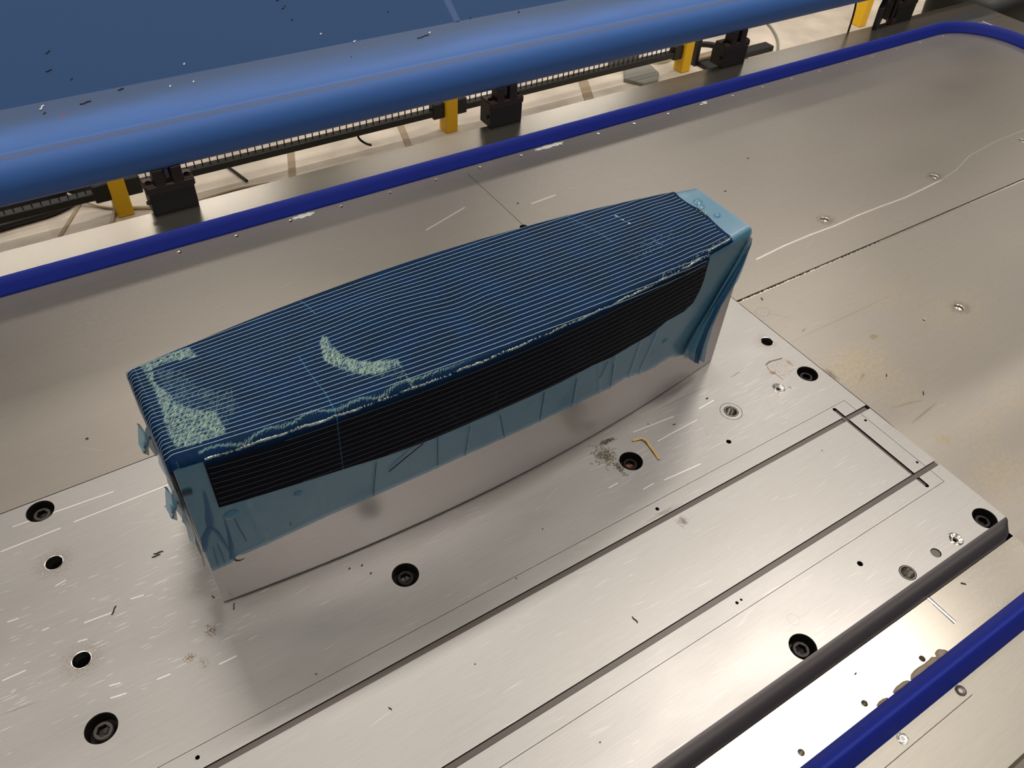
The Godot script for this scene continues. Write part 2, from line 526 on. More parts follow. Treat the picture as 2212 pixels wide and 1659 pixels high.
	mat("link_grey", Color(0.36, 0.37, 0.4), 0.35, 0.6)
	mat("dark_red", Color(0.22, 0.03, 0.03), 0.5)
	mat("yellow_paint", Color(0.92, 0.72, 0.03), 0.45)
	mat("rail_black", Color(0.07, 0.065, 0.06), 0.4)
	mat("cream_cable", Color(0.78, 0.73, 0.62), 0.5)
	mat("black_rubber", Color(0.035, 0.033, 0.032), 0.55)
	mat("tape_beige", Color(0.6, 0.53, 0.43), 0.6)
	mat("grey_sheet", Color(0.5, 0.5, 0.46), 0.6)
	mat("white_bag", Color(0.85, 0.83, 0.78), 0.55)
	mat("amber", Color(0.76, 0.61, 0.32), 0.35)
	mat("scrap_black", Color(0.045, 0.04, 0.045), 0.5)
	mat("scrap_white", Color(0.9, 0.89, 0.86), 0.5)
	mat("scrap_red", Color(0.55, 0.06, 0.09), 0.5)
	mat("residue", Color(0.47, 0.41, 0.34), 0.5)
	mat("clear_residue", Color(0.66, 0.67, 0.65), 0.35)
	# blue silicone: seal and lid membrane
	mat("seal_blue", Color(0.03, 0.115, 0.48), 0.6).metallic_specular = 0.35
	var sil := mat("membrane_blue", Color(0.205, 0.375, 0.635), 0.55)
	sil.rim_enabled = true
	sil.rim = 0.25
	sil.rim_tint = 0.4
	var dn := NoiseTexture2D.new()
	dn.width = 512; dn.height = 512; dn.seamless = true
	var nz := FastNoiseLite.new()
	nz.frequency = 0.01; nz.fractal_octaves = 4; nz.seed = 8
	dn.noise = nz
	var ramp := Gradient.new()
	ramp.set_color(0, Color(0.93, 0.93, 0.94)); ramp.set_color(1, Color(1, 1, 1))
	dn.color_ramp = ramp
	sil.albedo_texture = dn
	sil.uv1_triplanar = true
	sil.uv1_world_triplanar = true
	sil.uv1_scale = Vector3(1.3, 1.3, 1.3)
	mat("lid_board", Color(0.8, 0.79, 0.77), 0.6)
	mat("membrane_seam", Color(0.20, 0.235, 0.34), 0.6)
	mat("membrane_weld", Color(0.14, 0.27, 0.46), 0.65)
	var dusty := mat("membrane_dusty", Color(0.15, 0.265, 0.42), 0.7)
	dusty.metallic_specular = 0.3
	# the roll: clean blue that turns into the duller dusty blue of the sagging membrane
	var roll := mat("membrane_roll", Color(1, 1, 1), 0.55)
	var ri := Image.create_empty(64, 256, false, Image.FORMAT_RGB8)
	var rn := FastNoiseLite.new()
	rn.seed = 14
	rn.frequency = 0.05
	for y in 256:
		for x in 64:
			var k := smoothstep(0.72, 0.97, y / 255.0 + 0.05 * rn.get_noise_2d(x, y * 0.3))
			var c := Color(0.20, 0.385, 0.66).lerp(Color(0.15, 0.265, 0.42), k)
			if absf(y / 255.0 - 0.655) < 0.03: c = c.lerp(Color(0.24, 0.29, 0.42), 0.8 * (1.0 - absf(y / 255.0 - 0.655) / 0.03))
			ri.set_pixel(x, y, c)
	roll.albedo_texture = tex(ri)
	# mould block, release film, preform
	var blk := mat("mould_aluminium", Color(0.78, 0.765, 0.765), 0.33, 0.95)
	blk.detail_enabled = true
	blk.detail_blend_mode = BaseMaterial3D.BLEND_MODE_MUL
	blk.detail_albedo = M["brush_texture"]
	blk.detail_uv_layer = BaseMaterial3D.DETAIL_UV_2
	blk.uv2_triplanar = true
	blk.uv2_scale = Vector3(5, 5, 5)
	mat("hole_black", Color(0.03, 0.035, 0.04), 0.5)
	var film := mat("film_blue", Color(0.27, 0.49, 0.60, 0.74), 0.3)
	film.transparency = BaseMaterial3D.TRANSPARENCY_ALPHA
	film.clearcoat_enabled = true
	film.clearcoat = 0.5
	film.clearcoat_roughness = 0.2
	var fold := mat("film_folded", Color(0.04, 0.33, 0.50, 0.66), 0.3)
	fold.transparency = BaseMaterial3D.TRANSPARENCY_ALPHA
	fold.clearcoat_enabled = true
	fold.clearcoat = 0.15
	fold.clearcoat_roughness = 0.2
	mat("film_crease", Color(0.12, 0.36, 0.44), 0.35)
	var gf := mat("glossy_film", Color(0.50, 0.54, 0.53), 0.17, 0.5)
	gf.clearcoat_enabled = true
	gf.clearcoat = 1.0
	gf.clearcoat_roughness = 0.08
	mat("dark_tape", Color(0.09, 0.17, 0.25), 0.4)
	mat("stitch_pale", Color(0.45, 0.535, 0.61), 0.5)
	mat("stitch_grey", Color(0.285, 0.30, 0.34), 0.55)
	mat("fray", Color(0.62, 0.68, 0.63), 0.4)
	# room
	var fl := mat("floor_paint", Color(0.86, 0.81, 0.74), 0.4)
	fl.albedo_texture = tex(patch_noise(256, 256, 8, 8, 0.82, 1.0, 31))
	fl.uv1_triplanar = true
	fl.uv1_world_triplanar = true
	fl.uv1_scale = Vector3(0.4, 0.4, 0.4)
	mat("wall_paint", Color(0.50, 0.47, 0.44), 0.8)
	mat("wall_dim", Color(0.42, 0.40, 0.385), 0.8)
	mat("wall_dark", Color(0.56, 0.54, 0.51), 0.8)
	mat("ceiling_paint", Color(0.50, 0.485, 0.47), 0.85)
	mat("steel_frame", Color(0.16, 0.165, 0.18), 0.5)
	mat("lamp_body", Color(0.8, 0.8, 0.8), 0.5)
	var em := mat("lamp_glow", Color(1, 0.97, 0.92), 0.5)
	em.emission_enabled = true
	em.emission = Color(1.0, 0.95, 0.88)
	em.emission_energy_multiplier = 1.0

# ------------------------------------------------------------------ the scene
func _ready() -> void:
	rng.seed = 20
	# camera
	var cam := Camera3D.new()
	cam.name = "camera"
	cam.fov = rad_to_deg(2.0 * atan(829.5 / 1757.8467))
	cam.near = 0.02
	cam.far = 60.0
	cam.transform = Transform3D(Basis(Vector3(0.84086413, 0.05106102, 0.53883233), Vector3(0.35175919, 0.70506996, -0.61574493), Vector3(-0.41135505, 0.70729705, 0.57490686)).orthonormalized(), Vector3(0, 0.7, 0))
	add_child(cam)
	cam.current = true
	# the hall is closed: all light comes from its ceiling lamps
	var we := WorldEnvironment.new()
	we.name = "environment"
	var env := Environment.new()
	env.background_mode = Environment.BG_COLOR
	env.background_color = Color(0, 0, 0)
	env.tonemap_mode = Environment.TONE_MAPPER_LINEAR
	env.tonemap_exposure = 1.5
	env.sdfgi_enabled = true
	env.ssao_enabled = true
	env.ssil_enabled = true
	we.environment = env
	add_child(we)
	materials()
	lamps()
	work_lamps()
	room()
	table()
	tool_plate()
	seal()
	lid()
	hinges()
	mould()
	preform()
	behind()
	scraps()

func lamps() -> void:
	# x, z, length along x, width, energy
	var rows := [[3.05, -0.75, 2.3, 0.6, 8.0], [-1.4, -0.75, 2.3, 0.4, 6.0], [8.2, -0.75, 2.3, 0.4, 3.5], [1.0, 3.2, 2.3, 0.4, 6.0], [5.8, 3.2, 2.3, 0.4, 4.0], [-3.8, 3.2, 2.3, 0.4, 4.0], [1.2, -3.6, 2.3, 0.4, 5.0], [5.6, -3.6, 2.3, 0.4, 4.0], [-3.6, -3.6, 2.3, 0.4, 3.5], [10.4, -3.6, 2.3, 0.4, 3.0], [1.0, -6.5, 2.3, 0.4, 1.6], [5.8, -6.5, 2.3, 0.4, 3.5], [-3.8, -6.5, 2.3, 0.4, 3.5], [11.2, -8.6, 2.3, 0.4, 2.2], [-0.7, -9.3, 3.4, 0.4, 6.5], [5.4, -9.3, 3.4, 0.4, 4.0]]
	for r in rows:
		var t := thing("ceiling_lamp", "long white strip lamp hung from the ceiling above the table, out of the picture", "lamp", Vector3(r[0], 5.0, r[1]), "ceiling strip lamps")
		put("housing", box(Vector3(-r[2] / 2 - 0.03, 0.012, -r[3] / 2 - 0.03), Vector3(r[2] / 2 + 0.03, 0.1, r[3] / 2 + 0.03), 0.01), M["lamp_body"], t)
		put("diffuser", box(Vector3(-r[2] / 2, 0.0, -r[3] / 2), Vector3(r[2] / 2, 0.012, r[3] / 2)), M["lamp_glow"], t)
		for s in [-0.8, 0.8]: put("suspension_wire", tube([Vector3(s, 0.1, 0), Vector3(s, 0.62, 0)], 0.004, 6), M["worn_steel"], t)
		var a := AreaLight3D.new()
		a.name = "lamp_light"
		a.area_size = Vector2(r[2], r[3])
		a.light_energy = r[4]
		a.light_color = Color(1.0, 0.975, 0.945)
		a.omni_range_set(30.0) if a.has_method("omni_range_set") else null
		a.set("area_range", 30.0)
		a.set("area_attenuation", 2.0)
		a.shadow_enabled = true
		a.rotation.x = -PI / 2
		a.position.y = -0.006
		t.add_child(a)

func work_lamps() -> void:      # two low work lamps behind the folded cover light the floor there
	for x in [0.6, 2.6]:
		var t := thing("work_lamp", "small work lamp on a stand behind the folded cover, out of the picture", "lamp", Vector3(x, 1.3, -3.15), "work lamps behind the cover")
		put("head", box(Vector3(-0.32, 0.01, -0.07), Vector3(0.32, 0.06, 0.07), 0.01), M["lamp_body"], t)
		put("diffuser", box(Vector3(-0.3, 0, -0.06), Vector3(0.3, 0.01, 0.06)), M["lamp_glow"], t)
		put("stand", tube([Vector3(0, 0.05, -0.09), Vector3(0, -1.3 + FLOOR, -0.35)], 0.015, 10), M["steel_frame"], t)
		var a := AreaLight3D.new()
		a.name = "work_light"
		a.area_size = Vector2(0.6, 0.12)
		a.light_energy = 0.5
		a.light_color = Color(1.0, 0.975, 0.945)
		a.set("area_range", 30.0)
		a.set("area_attenuation", 2.0)
		a.shadow_enabled = true
		a.rotation.x = -PI / 2
		a.position.y = -0.005
		t.add_child(a)

func room() -> void:
	struct("floor", box(Vector3(-9, FLOOR - 0.2, -13), Vector3(15, FLOOR, 7)), M["floor_paint"])
	struct("ceiling", box(Vector3(-9, 5.6, -13), Vector3(15, 5.8, 7)), M["ceiling_paint"])
	struct("wall_back", box(Vector3(-9.2, FLOOR, -13.2), Vector3(15.2, 5.6, -13)), M["wall_dark"])
	struct("wall_front", box(Vector3(-9.2, FLOOR, 7), Vector3(15.2, 5.6, 7.2)), M["wall_dim"])
	struct("wall_left", box(Vector3(-9.2, FLOOR, -13), Vector3(-9, 5.6, 7)), M["wall_paint"])
	struct("wall_right", box(Vector3(15, FLOOR, -13), Vector3(15.2, 5.6, 7)), M["wall_paint"])

func table() -> void:
	var t := thing("forming_table", "long aluminium forming table under the covered mould block, with scratched grey plates", "table", Vector3(0, FLOOR, 0))
	var up := Node3D.new()      # only for the offset of parts: kept out of the tree
	up.free()
	var off := Vector3(0, -FLOOR, 0)
	var sheet: Material = M["aluminium_bed"]
	# plates with holes; CSG parts are shifted up because the thing's origin is on the floor
	var rear := plate("rear_plate", PackedVector2Array([Vector2(-0.9, -1.036), Vector2(2.03, -1.036), Vector2(2.03, -0.5515), Vector2(0.7655, -0.5515), Vector2(0.7655, -0.6702), Vector2(-0.9, -0.6702)]), -0.03, 0.0, sheet, t)
	rear.position = off
	for h in [Vector2(1.035, -0.632), Vector2(1.31, -0.632), Vector2(1.5752, -0.6354)]:
		cut(rear, [Vector2(0, -0.02), Vector2(0.0035, -0.02), Vector2(0.0035, -0.006), Vector2(0.0062, -0.004), Vector2(0.0062, -0.0008), Vector2(0.0072, 0), Vector2(0.0072, 0.004), Vector2(0, 0.004)], h.x, h.y, 0, M["bright_bore"])
	cut(rear, bore(0.006, 0.02), 0.603, -0.8415, 0, M["hole_black"])
	for i in 24:
		var x := 0.3057 + 0.0818 * (i - 2)
		if x > 1.9: break
		cut(rear, bore(0.0021, 0.01, 0.0012), x, -1.0205, 0, M["bright_bore"], 14)
	slit(rear, Vector3(0.6045, -0.0006, -1.0125), Vector3(0.6055, 0.002, -0.8415), M["slot_strip"])
	slit(rear, Vector3(0.6835, -0.0006, -0.6702), Vector3(0.6845, 0.002, -0.585), M["slot_strip"])
	slit(rear, Vector3(0.6665, -0.0006, -0.70), Vector3(0.6674, 0.002, -0.575), M["slot_strip"])
	var right := plate("side_plate", PackedVector2Array([Vector2(0.7655, -0.5465), Vector2(2.03, -0.5465), Vector2(2.03, -0.30), Vector2(0.7655, -0.30)]), -0.03, 0.0, sheet, t)
	right.position = off
	cut(right, [Vector2(0, -0.02), Vector2(0.0035, -0.02), Vector2(0.0035, -0.006), Vector2(0.0062, -0.004), Vector2(0.0062, -0.0008), Vector2(0.0072, 0), Vector2(0.0072, 0.004), Vector2(0, 0.004)], 1.0355, -0.3847, 0, M["bright_bore"])
	cut(right, bore(0.0016, 0.008), 0.9675, -0.392, 0, M["bright_bore"], 12)
	# its front half falls away towards the seal
	var rows := []
	for i in 29:
		var z := lerpf(-0.30, -0.085, i / 28.0)
		var k := smoothstep(-0.30, -0.125, z)
		rows.append(PackedVector3Array([Vector3(0.7655, DROP * k, z) + off, Vector3(1.2, DROP * k, z) + off, Vector3(2.03, DROP * k, z) + off]))
	var low := PackedVector3Array()
	for p in rows[-1]: low.append(p - Vector3(0, 0.02, 0))
	rows.append(low)
	put("sloping_plate", grid(rows, Vector3.UP), sheet, t)
	# groove bar between rear and side plates, half filled with dark grit
	put("groove_bar", box(off + Vector3(0.7665, -0.02, -0.5512), off + Vector3(1.6, -0.0016, -0.5468)), M["aluminium_rim"], t)
	var st := start()
	for i in 150:
		var x := 0.768 + pow(rng.randf(), 1.6) * 0.3
		var w := rng.randf_range(0.0006, 0.0022)
		add_box(st, off + Vector3(x, -0.0017, -0.5509 + rng.randf() * 0.0012), off + Vector3(x + w, -0.0004 - rng.randf() * 0.0008, -0.5496), 0.0002)
	put("groove_grit", done(st), M["scrap_black"], t).set_meta("kind", "stuff")
	# strip in front of the tool plate
	var front := plate("front_strip", PackedVector2Array([Vector2(-0.9, -0.1135), Vector2(0.95, -0.1135), Vector2(0.95, -0.0535), Vector2(-0.9, -0.0535)]), DROP - 0.03, DROP, M["aluminium_rim"], t)
	front.position = off
	for i in 6: cut(front, bore(0.0027, 0.012, 0.0005), 0.5580 - 0.0834 * i, -0.0743, DROP, M["bright_bore"], 18)
	put("front_ledge", box(off + Vector3(-0.9, DROP - 0.03, -0.0533), off + Vector3(0.95, DROP, 0.034), 0.003), M["aluminium_dull"], t)
	slit(front, Vector3(0.6166, DROP - 0.0025, -0.12), Vector3(0.6210, DROP + 0.01, -0.0812), M["bright_bore"])
	put("front_strip", box(off + Vector3(0.9505, DROP - 0.03, -0.1135), off + Vector3(2.12, DROP, 0.034), 0.0006), M["aluminium_rim"], t)
	var gst := start()            # bright rounded groove end in the strip
	add_tube(gst, [off + Vector3(0.6188, DROP - 0.0012, -0.1135), off + Vector3(0.6188, DROP - 0.0012, -0.0812)], 0.0022, 10)
	put("locating_pin", done(gst), M["bright_steel"], t)
	# rim outside the seal
	put("rim_plate", box(off + Vector3(-0.9, -0.03, -1.135), off + Vector3(2.12, 0, -1.0365), 0.0008), M["aluminium_rim"], t)
	put("rim_plate", box(off + Vector3(2.0305, -0.03, -1.0365), off + Vector3(2.12, 0, -0.1), 0.0008), M["aluminium_rim"], t)
	# clamping strip in front of the near seal with its two countersunk screws
	put("clamping_strip", box(off + Vector3(-0.9, DROP, -0.05), off + Vector3(0.5682, DROP + 0.0016, -0.0263), 0.0004), M["aluminium_dull"], t)
	for x in [0.5613, 0.4774, 0.3936, 0.3098]:
		var dull: bool = x > 0.55
		var s := put("strip_screw", lathe([Vector2(0.0052, DROP + 0.0017), Vector2(0.0052, DROP + 0.0021), Vector2(0.0047, DROP + 0.0023), Vector2(0.0036, DROP + 0.0019), Vector2(0.0022, DROP + 0.0019), Vector2(0.0018, DROP - 0.0005), Vector2(0, DROP - 0.0007)], 22), M["worn_steel"] if dull else M["bright_steel"], t)
		s.position = off + Vector3(x, 0, -0.0346)
	# body and legs, mostly out of sight
	put("apron", box(Vector3(-0.88, 0.72, -1.11), Vector3(2.09, 0.852, 0.012), 0.004), M["steel_frame"], t)
	for x in [-0.8, 0.62, 2.0]:
		for z in [-1.04, -0.06]: put("leg", box(Vector3(x - 0.04, 0, z - 0.04), Vector3(x + 0.04, 0.722, z + 0.04), 0.004), M["steel_frame"], t)

func hex_screw(r: float, h: float, hexr: float, worn: bool, parent: Node, at: Vector3, copper := false) -> void:
	var st := start()
	var top := h
	add_lathe(st, [Vector2(r, 0), Vector2(r, top - 0.0012), Vector2(r - 0.0012, top)], 32)
	# flat ring from the chamfer to the hexagon, then its walls and floor
	st.set_smooth_group(-1)
	var hx := func(a: float) -> float:
		var f := fposmod(a, PI / 3) - PI / 6
		return hexr * cos(PI / 6) / cos(f)
	for k in 48:
		var a0 := TAU * k / 48
		var a1 := TAU * (k + 1) / 48
		var o0 := Vector3(cos(a0), 0, sin(a0))
		var o1 := Vector3(cos(a1), 0, sin(a1))
		var i0: Vector3 = o0 * hx.call(a0)
		var i1: Vector3 = o1 * hx.call(a1)
		var u := Vector3(0, top, 0)
		quad(st, o0 * (r - 0.0012) + u, i0 + u, i1 + u, o1 * (r - 0.0012) + u)
		var d := Vector3(0, top - 0.0055, 0)
		quad(st, i0 + u, i0 + d, i1 + d, i1 + u)
	var scr := put("cap_screw", done(st), M["worn_steel"] if worn else M["black_oxide"], parent)
	scr.position = at
	var fl := put("socket_floor", lathe([Vector2(hexr, top - 0.0055), Vector2(hexr * 0.5, top - 0.0062), Vector2(0, top - 0.0075)], 18), M["copper_brown"] if copper else M["black_oxide"], scr)
	fl.position = Vector3.ZERO
	var w := put("washer", lathe([Vector2(r + 0.0036, 0), Vector2(r + 0.0036, 0.0018), Vector2(r - 0.001, 0.0018)], 32), M["black_oxide"], scr)
	w.position = Vector3.ZERO

func tool_plate() -> void:
	var t := thing("tool_plate", "raised bolted aluminium tool plate with two long dark slots, under the covered block", "plate", Vector3(0, -0.03, 0))
	var off := Vector3(0, 0.03, 0)
	var alu: Material = M["aluminium_plate"]
	var ZR := -0.6692
	var all := plate("plate_body", PackedVector2Array([Vector2(-0.9, ZR), Vector2(0.7645, ZR), Vector2(0.7645, -0.1305), Vector2(-0.9, -0.1305)]), -0.03, 0.0, alu, t)
	all.position = off
	slit(all, Vector3(-0.95, -0.04, -0.3424), Vector3(0.7472, 0.01, -0.1966), alu)
	slit(all, Vector3(0.74, -0.0045, -0.3232), Vector3(0.80, 0.01, -0.3168), M["dark_bore"])
	slit(all, Vector3(0.74, -0.0045, -0.2222), Vector3(0.80, 0.01, -0.2156), M["dark_bore"])
	var bolts := [[-0.1084, -0.6537, true], [-0.1099, -0.3982, true], [0.1741, -0.3989, false], [0.4576, -0.3998, false], [0.7426, -0.3984, false], [0.7425, -0.1413, false], [0.4570, -0.1401, false], [0.1741, -0.141, false]]
	for i in bolts.size():
		var b: Array = bolts[i]
		cut(all, bore(0.0129, 0.0145, 0.0005), b[0], b[1], 0, M["dark_bore"], 40)
		hex_screw(0.0088, 0.0092, 0.0056, b[2], t, off + Vector3(b[0], -0.0145, b[1]), i == 3)
	for h in [Vector2(-0.1093, -0.5836), Vector2(-0.1098, -0.4682), Vector2(0.7414, -0.4686)]:
		cut(all, bore(0.0079, 0.022, 0.0007), h.x, h.y, 0, M["dark_bore"], 36)
		var ring := put("bushing", lathe([Vector2(0.0087, -0.0005), Vector2(0.0084, 0.00035), Vector2(0.0078, 0.0002), Vector2(0.0077, -0.01)], 36), M["bright_steel"], t)
		ring.position = off + Vector3(h.x, 0, h.y)
	cut(all, bore(0.0054, 0.016, 0.0002), 0.6572, -0.1409, 0, M["dark_bore"], 30)
	var plug := put("plug", lathe([Vector2(0.0053, -0.004), Vector2(0.0053, -0.0014), Vector2(0.0048, -0.0009), Vector2(0, -0.0009)], 30), M["slot_strip"], t)
	plug.position = off + Vector3(0.6572, 0, -0.1409)
	for h in [Vector2(0.6908, -0.3987), Vector2(0.6908, -0.1409)]:      # bright countersunk inserts
		cut(all, bore(0.0079, 0.003, 0.0002), h.x, h.y, 0, M["bright_bore"], 36)
		cut(all, bore(0.0024, 0.014, 0.0), h.x, h.y, -0.0005, M["hole_black"], 20)
		var ins := put("countersunk_insert", lathe([Vector2(0.0077, -0.0028), Vector2(0.0077, -0.0003), Vector2(0.0071, 0.0001), Vector2(0.0062, -0.0004), Vector2(0.0036, -0.0016), Vector2(0.0031, -0.0014), Vector2(0.0026, -0.0026), Vector2(0.0024, -0.008)], 36), M["bright_steel"], t)
		ins.position = off + Vector3(h.x, 0, h.y)
	for h in [Vector2(0.6108, -0.3992), Vector2(0.6112, -0.1407)]:      # threaded inserts
		cut(all, bore(0.0086, 0.018, 0.0003), h.x, h.y, 0, M["dark_bore"], 36)
		var prof := [Vector2(0.0084, -0.017), Vector2(0.0084, -0.0004), Vector2(0.0080, 0.0001), Vector2(0.0072, 0.0001), Vector2(0.0066, -0.0008)]
		for k in 9:
			prof.append(Vector2(0.0053, -0.0018 - 0.0016 * k))
			prof.append(Vector2(0.0063, -0.0026 - 0.0016 * k))
		prof.append(Vector2(0, -0.0168))
		var ins := put("threaded_insert", lathe(prof, 36), M["insert_steel"], t)
		ins.position = off + Vector3(h.x, 0, h.y)
	cut(all, [Vector2(0.0130, -0.0007), Vector2(0.0136, -0.0007), Vector2(0.0136, 0.002), Vector2(0.0130, 0.002)], 0.6108, -0.3992, 0, M["dark_bore"], 48)
	for h in [Vector2(0.5746, -0.365), Vector2(0.577, -0.1735)]: cut(all, bore(0.0027, 0.012, 0.0004), h.x, h.y, 0, M["dark_bore"], 20)
	# the panel let into it, with its two long slots and the cross slot
	var pan := plate("inset_panel", PackedVector2Array([Vector2(-0.9, -0.3419), Vector2(0.7466, -0.3419), Vector2(0.7466, -0.1971), Vector2(-0.9, -0.1971)]), -0.03, 0.0, alu, t)
	pan.position = off
	slit(pan, Vector3(-0.95, -0.0045, -0.3232), Vector3(0.78, 0.01, -0.3168), M["dark_bore"])
	slit(pan, Vector3(-0.95, -0.0045, -0.2222), Vector3(0.78, 0.01, -0.2156), M["dark_bore"])
	slit(pan, Vector3(0.7217, -0.0045, -0.3375), Vector3(0.7269, 0.01, -0.2035), M["dark_bore"])
	for z in [-0.3375, -0.2035]: cut(pan, bore(0.0026, 0.0045, 0.0), 0.7243, z, 0, M["dark_bore"], 20)
	for h in [[0.7433, -0.306, 0.0015], [0.7434, -0.231, 0.0014], [0.3995 + 0.041, -0.3335, 0.0019], [0.4405 - 0.005, -0.2065, 0.0014], [0.4385 + 0.003, -0.2068, 0.001], [-0.05, -0.3335, 0.0016]]:
		cut(pan, bore(h[2], 0.008, 0.0003), h[0], h[1], 0, M["dark_bore"], 16)
	for z in [-0.32, -0.2189]:
		put("slot_strip", box(off + Vector3(-0.9, -0.0047, z - 0.0029), off + Vector3(0.7238 - 0.003 if z < -0.3 else 0.7635, -0.0013, z + 0.0029), 0.0003), M["slot_strip"], t)
	put("slot_strip", box(off + Vector3(0.7275, -0.0047, -0.3229), off + Vector3(0.762, -0.0016, -0.3171), 0.0003), M["slot_strip"], t)
	put("cross_strip", box(off + Vector3(0.7220, -0.0047, -0.3365), off + Vector3(0.7266, -0.0017, -0.2225), 0.0003), M["slot_strip"], t)
	put("cross_strip", box(off + Vector3(0.7220, -0.0047, -0.2152), off + Vector3(0.7266, -0.0017, -0.2045), 0.0003), M["slot_strip"], t)
	# dark rounded nose along the front edge, with a turned-in end
	var rows := []
	for i in 27:
		var x := -0.9
		if i > 0: x = lerpf(0.60, 0.7645, (i - 1) / 25.0)
		var cutin := 0.0
		if x > 0.752: cutin = pow((x - 0.752) / 0.0125, 2.0)
		var r := PackedVector3Array()
		for k in 13:
			var a := PI / 2 * k / 12.0
			var e := 0.0165 * (1.0 - 0.55 * cutin)
			r.append(off + Vector3(x, -0.0165 * (1 - cos(a)), -0.1305 + e * sin(a)))
		r.append(off + Vector3(x, -0.03, -0.1305 + 0.0165 * (1.0 - 0.55 * cutin)))
		rows.append(r)
	var st := start()
	add_grid(st, rows, Vector3(0, 1, 1))
	st.set_smooth_group(-1)
	var last: PackedVector3Array = rows[-1]
	for k in last.size() - 1: tri(st, off + Vector3(0.7645, -0.03, -0.1305), last[k], last[k + 1])
	put("rounded_nose", done(st), M["nose_grey"], t)

# blue silicone seal, one loop round the table: house-shaped section
func seal() -> void:
	var path := []
	var yh := func(p: Vector2) -> float: return DROP * smoothstep(-0.30, -0.125, p.y)
	path.append(Vector2(-0.9, -1.044))
	for x in [-0.5, 0.0, 0.5, 1.0, 1.5, 1.8]: path.append(Vector2(x, -1.044))
	for k in 13:
		var a := -PI / 2 + PI / 2 * k / 12.0
		path.append(Vector2(1.855 + 0.13 * cos(a), -0.914 + 0.13 * sin(a)))
	for z in [-0.8, -0.6, -0.45]: path.append(Vector2(1.985, z))
	for k in 14: path.append(Vector2(1.985, lerpf(-0.40, -0.19, k / 13.0)))
	for k in 13:
		var a := PI / 2 * k / 12.0
		path.append(Vector2(1.855 + 0.13 * cos(a), -0.183 + 0.13 * sin(a)))
	for x in [1.5, 1.0, 0.7, 0.4, 0.1, -0.4, -0.9]: path.append(Vector2(x, -0.053))
	var rows := []
	for i in path.size():
		var d: Vector2 = (path[mini(i + 1, path.size() - 1)] - path[maxi(i - 1, 0)]).normalized()
		var nrm := Vector2(-d.y, d.x)        # towards the inside of the loop
		var y: float = yh.call(path[i])
		var r := PackedVector3Array()
		for e in [[-0.0125, -0.002], [-0.0128, 0.0015], [-0.012, 0.003], [-0.007, 0.0125], [-0.0022, 0.0205], [0.0, 0.0217], [0.0022, 0.0205], [0.007, 0.0125], [0.012, 0.003], [0.0128, 0.0015], [0.0122, -0.002]]:
			var q: Vector2 = path[i] + nrm * e[0]
			r.append(Vector3(q.x, y + e[1], q.y))
		rows.append(r)
	var o := put("blue_seal", grid(rows, Vector3.UP), M["seal_blue"])
	tag(o, "royal blue rubber sealing profile running round the edge of the table", "seal")

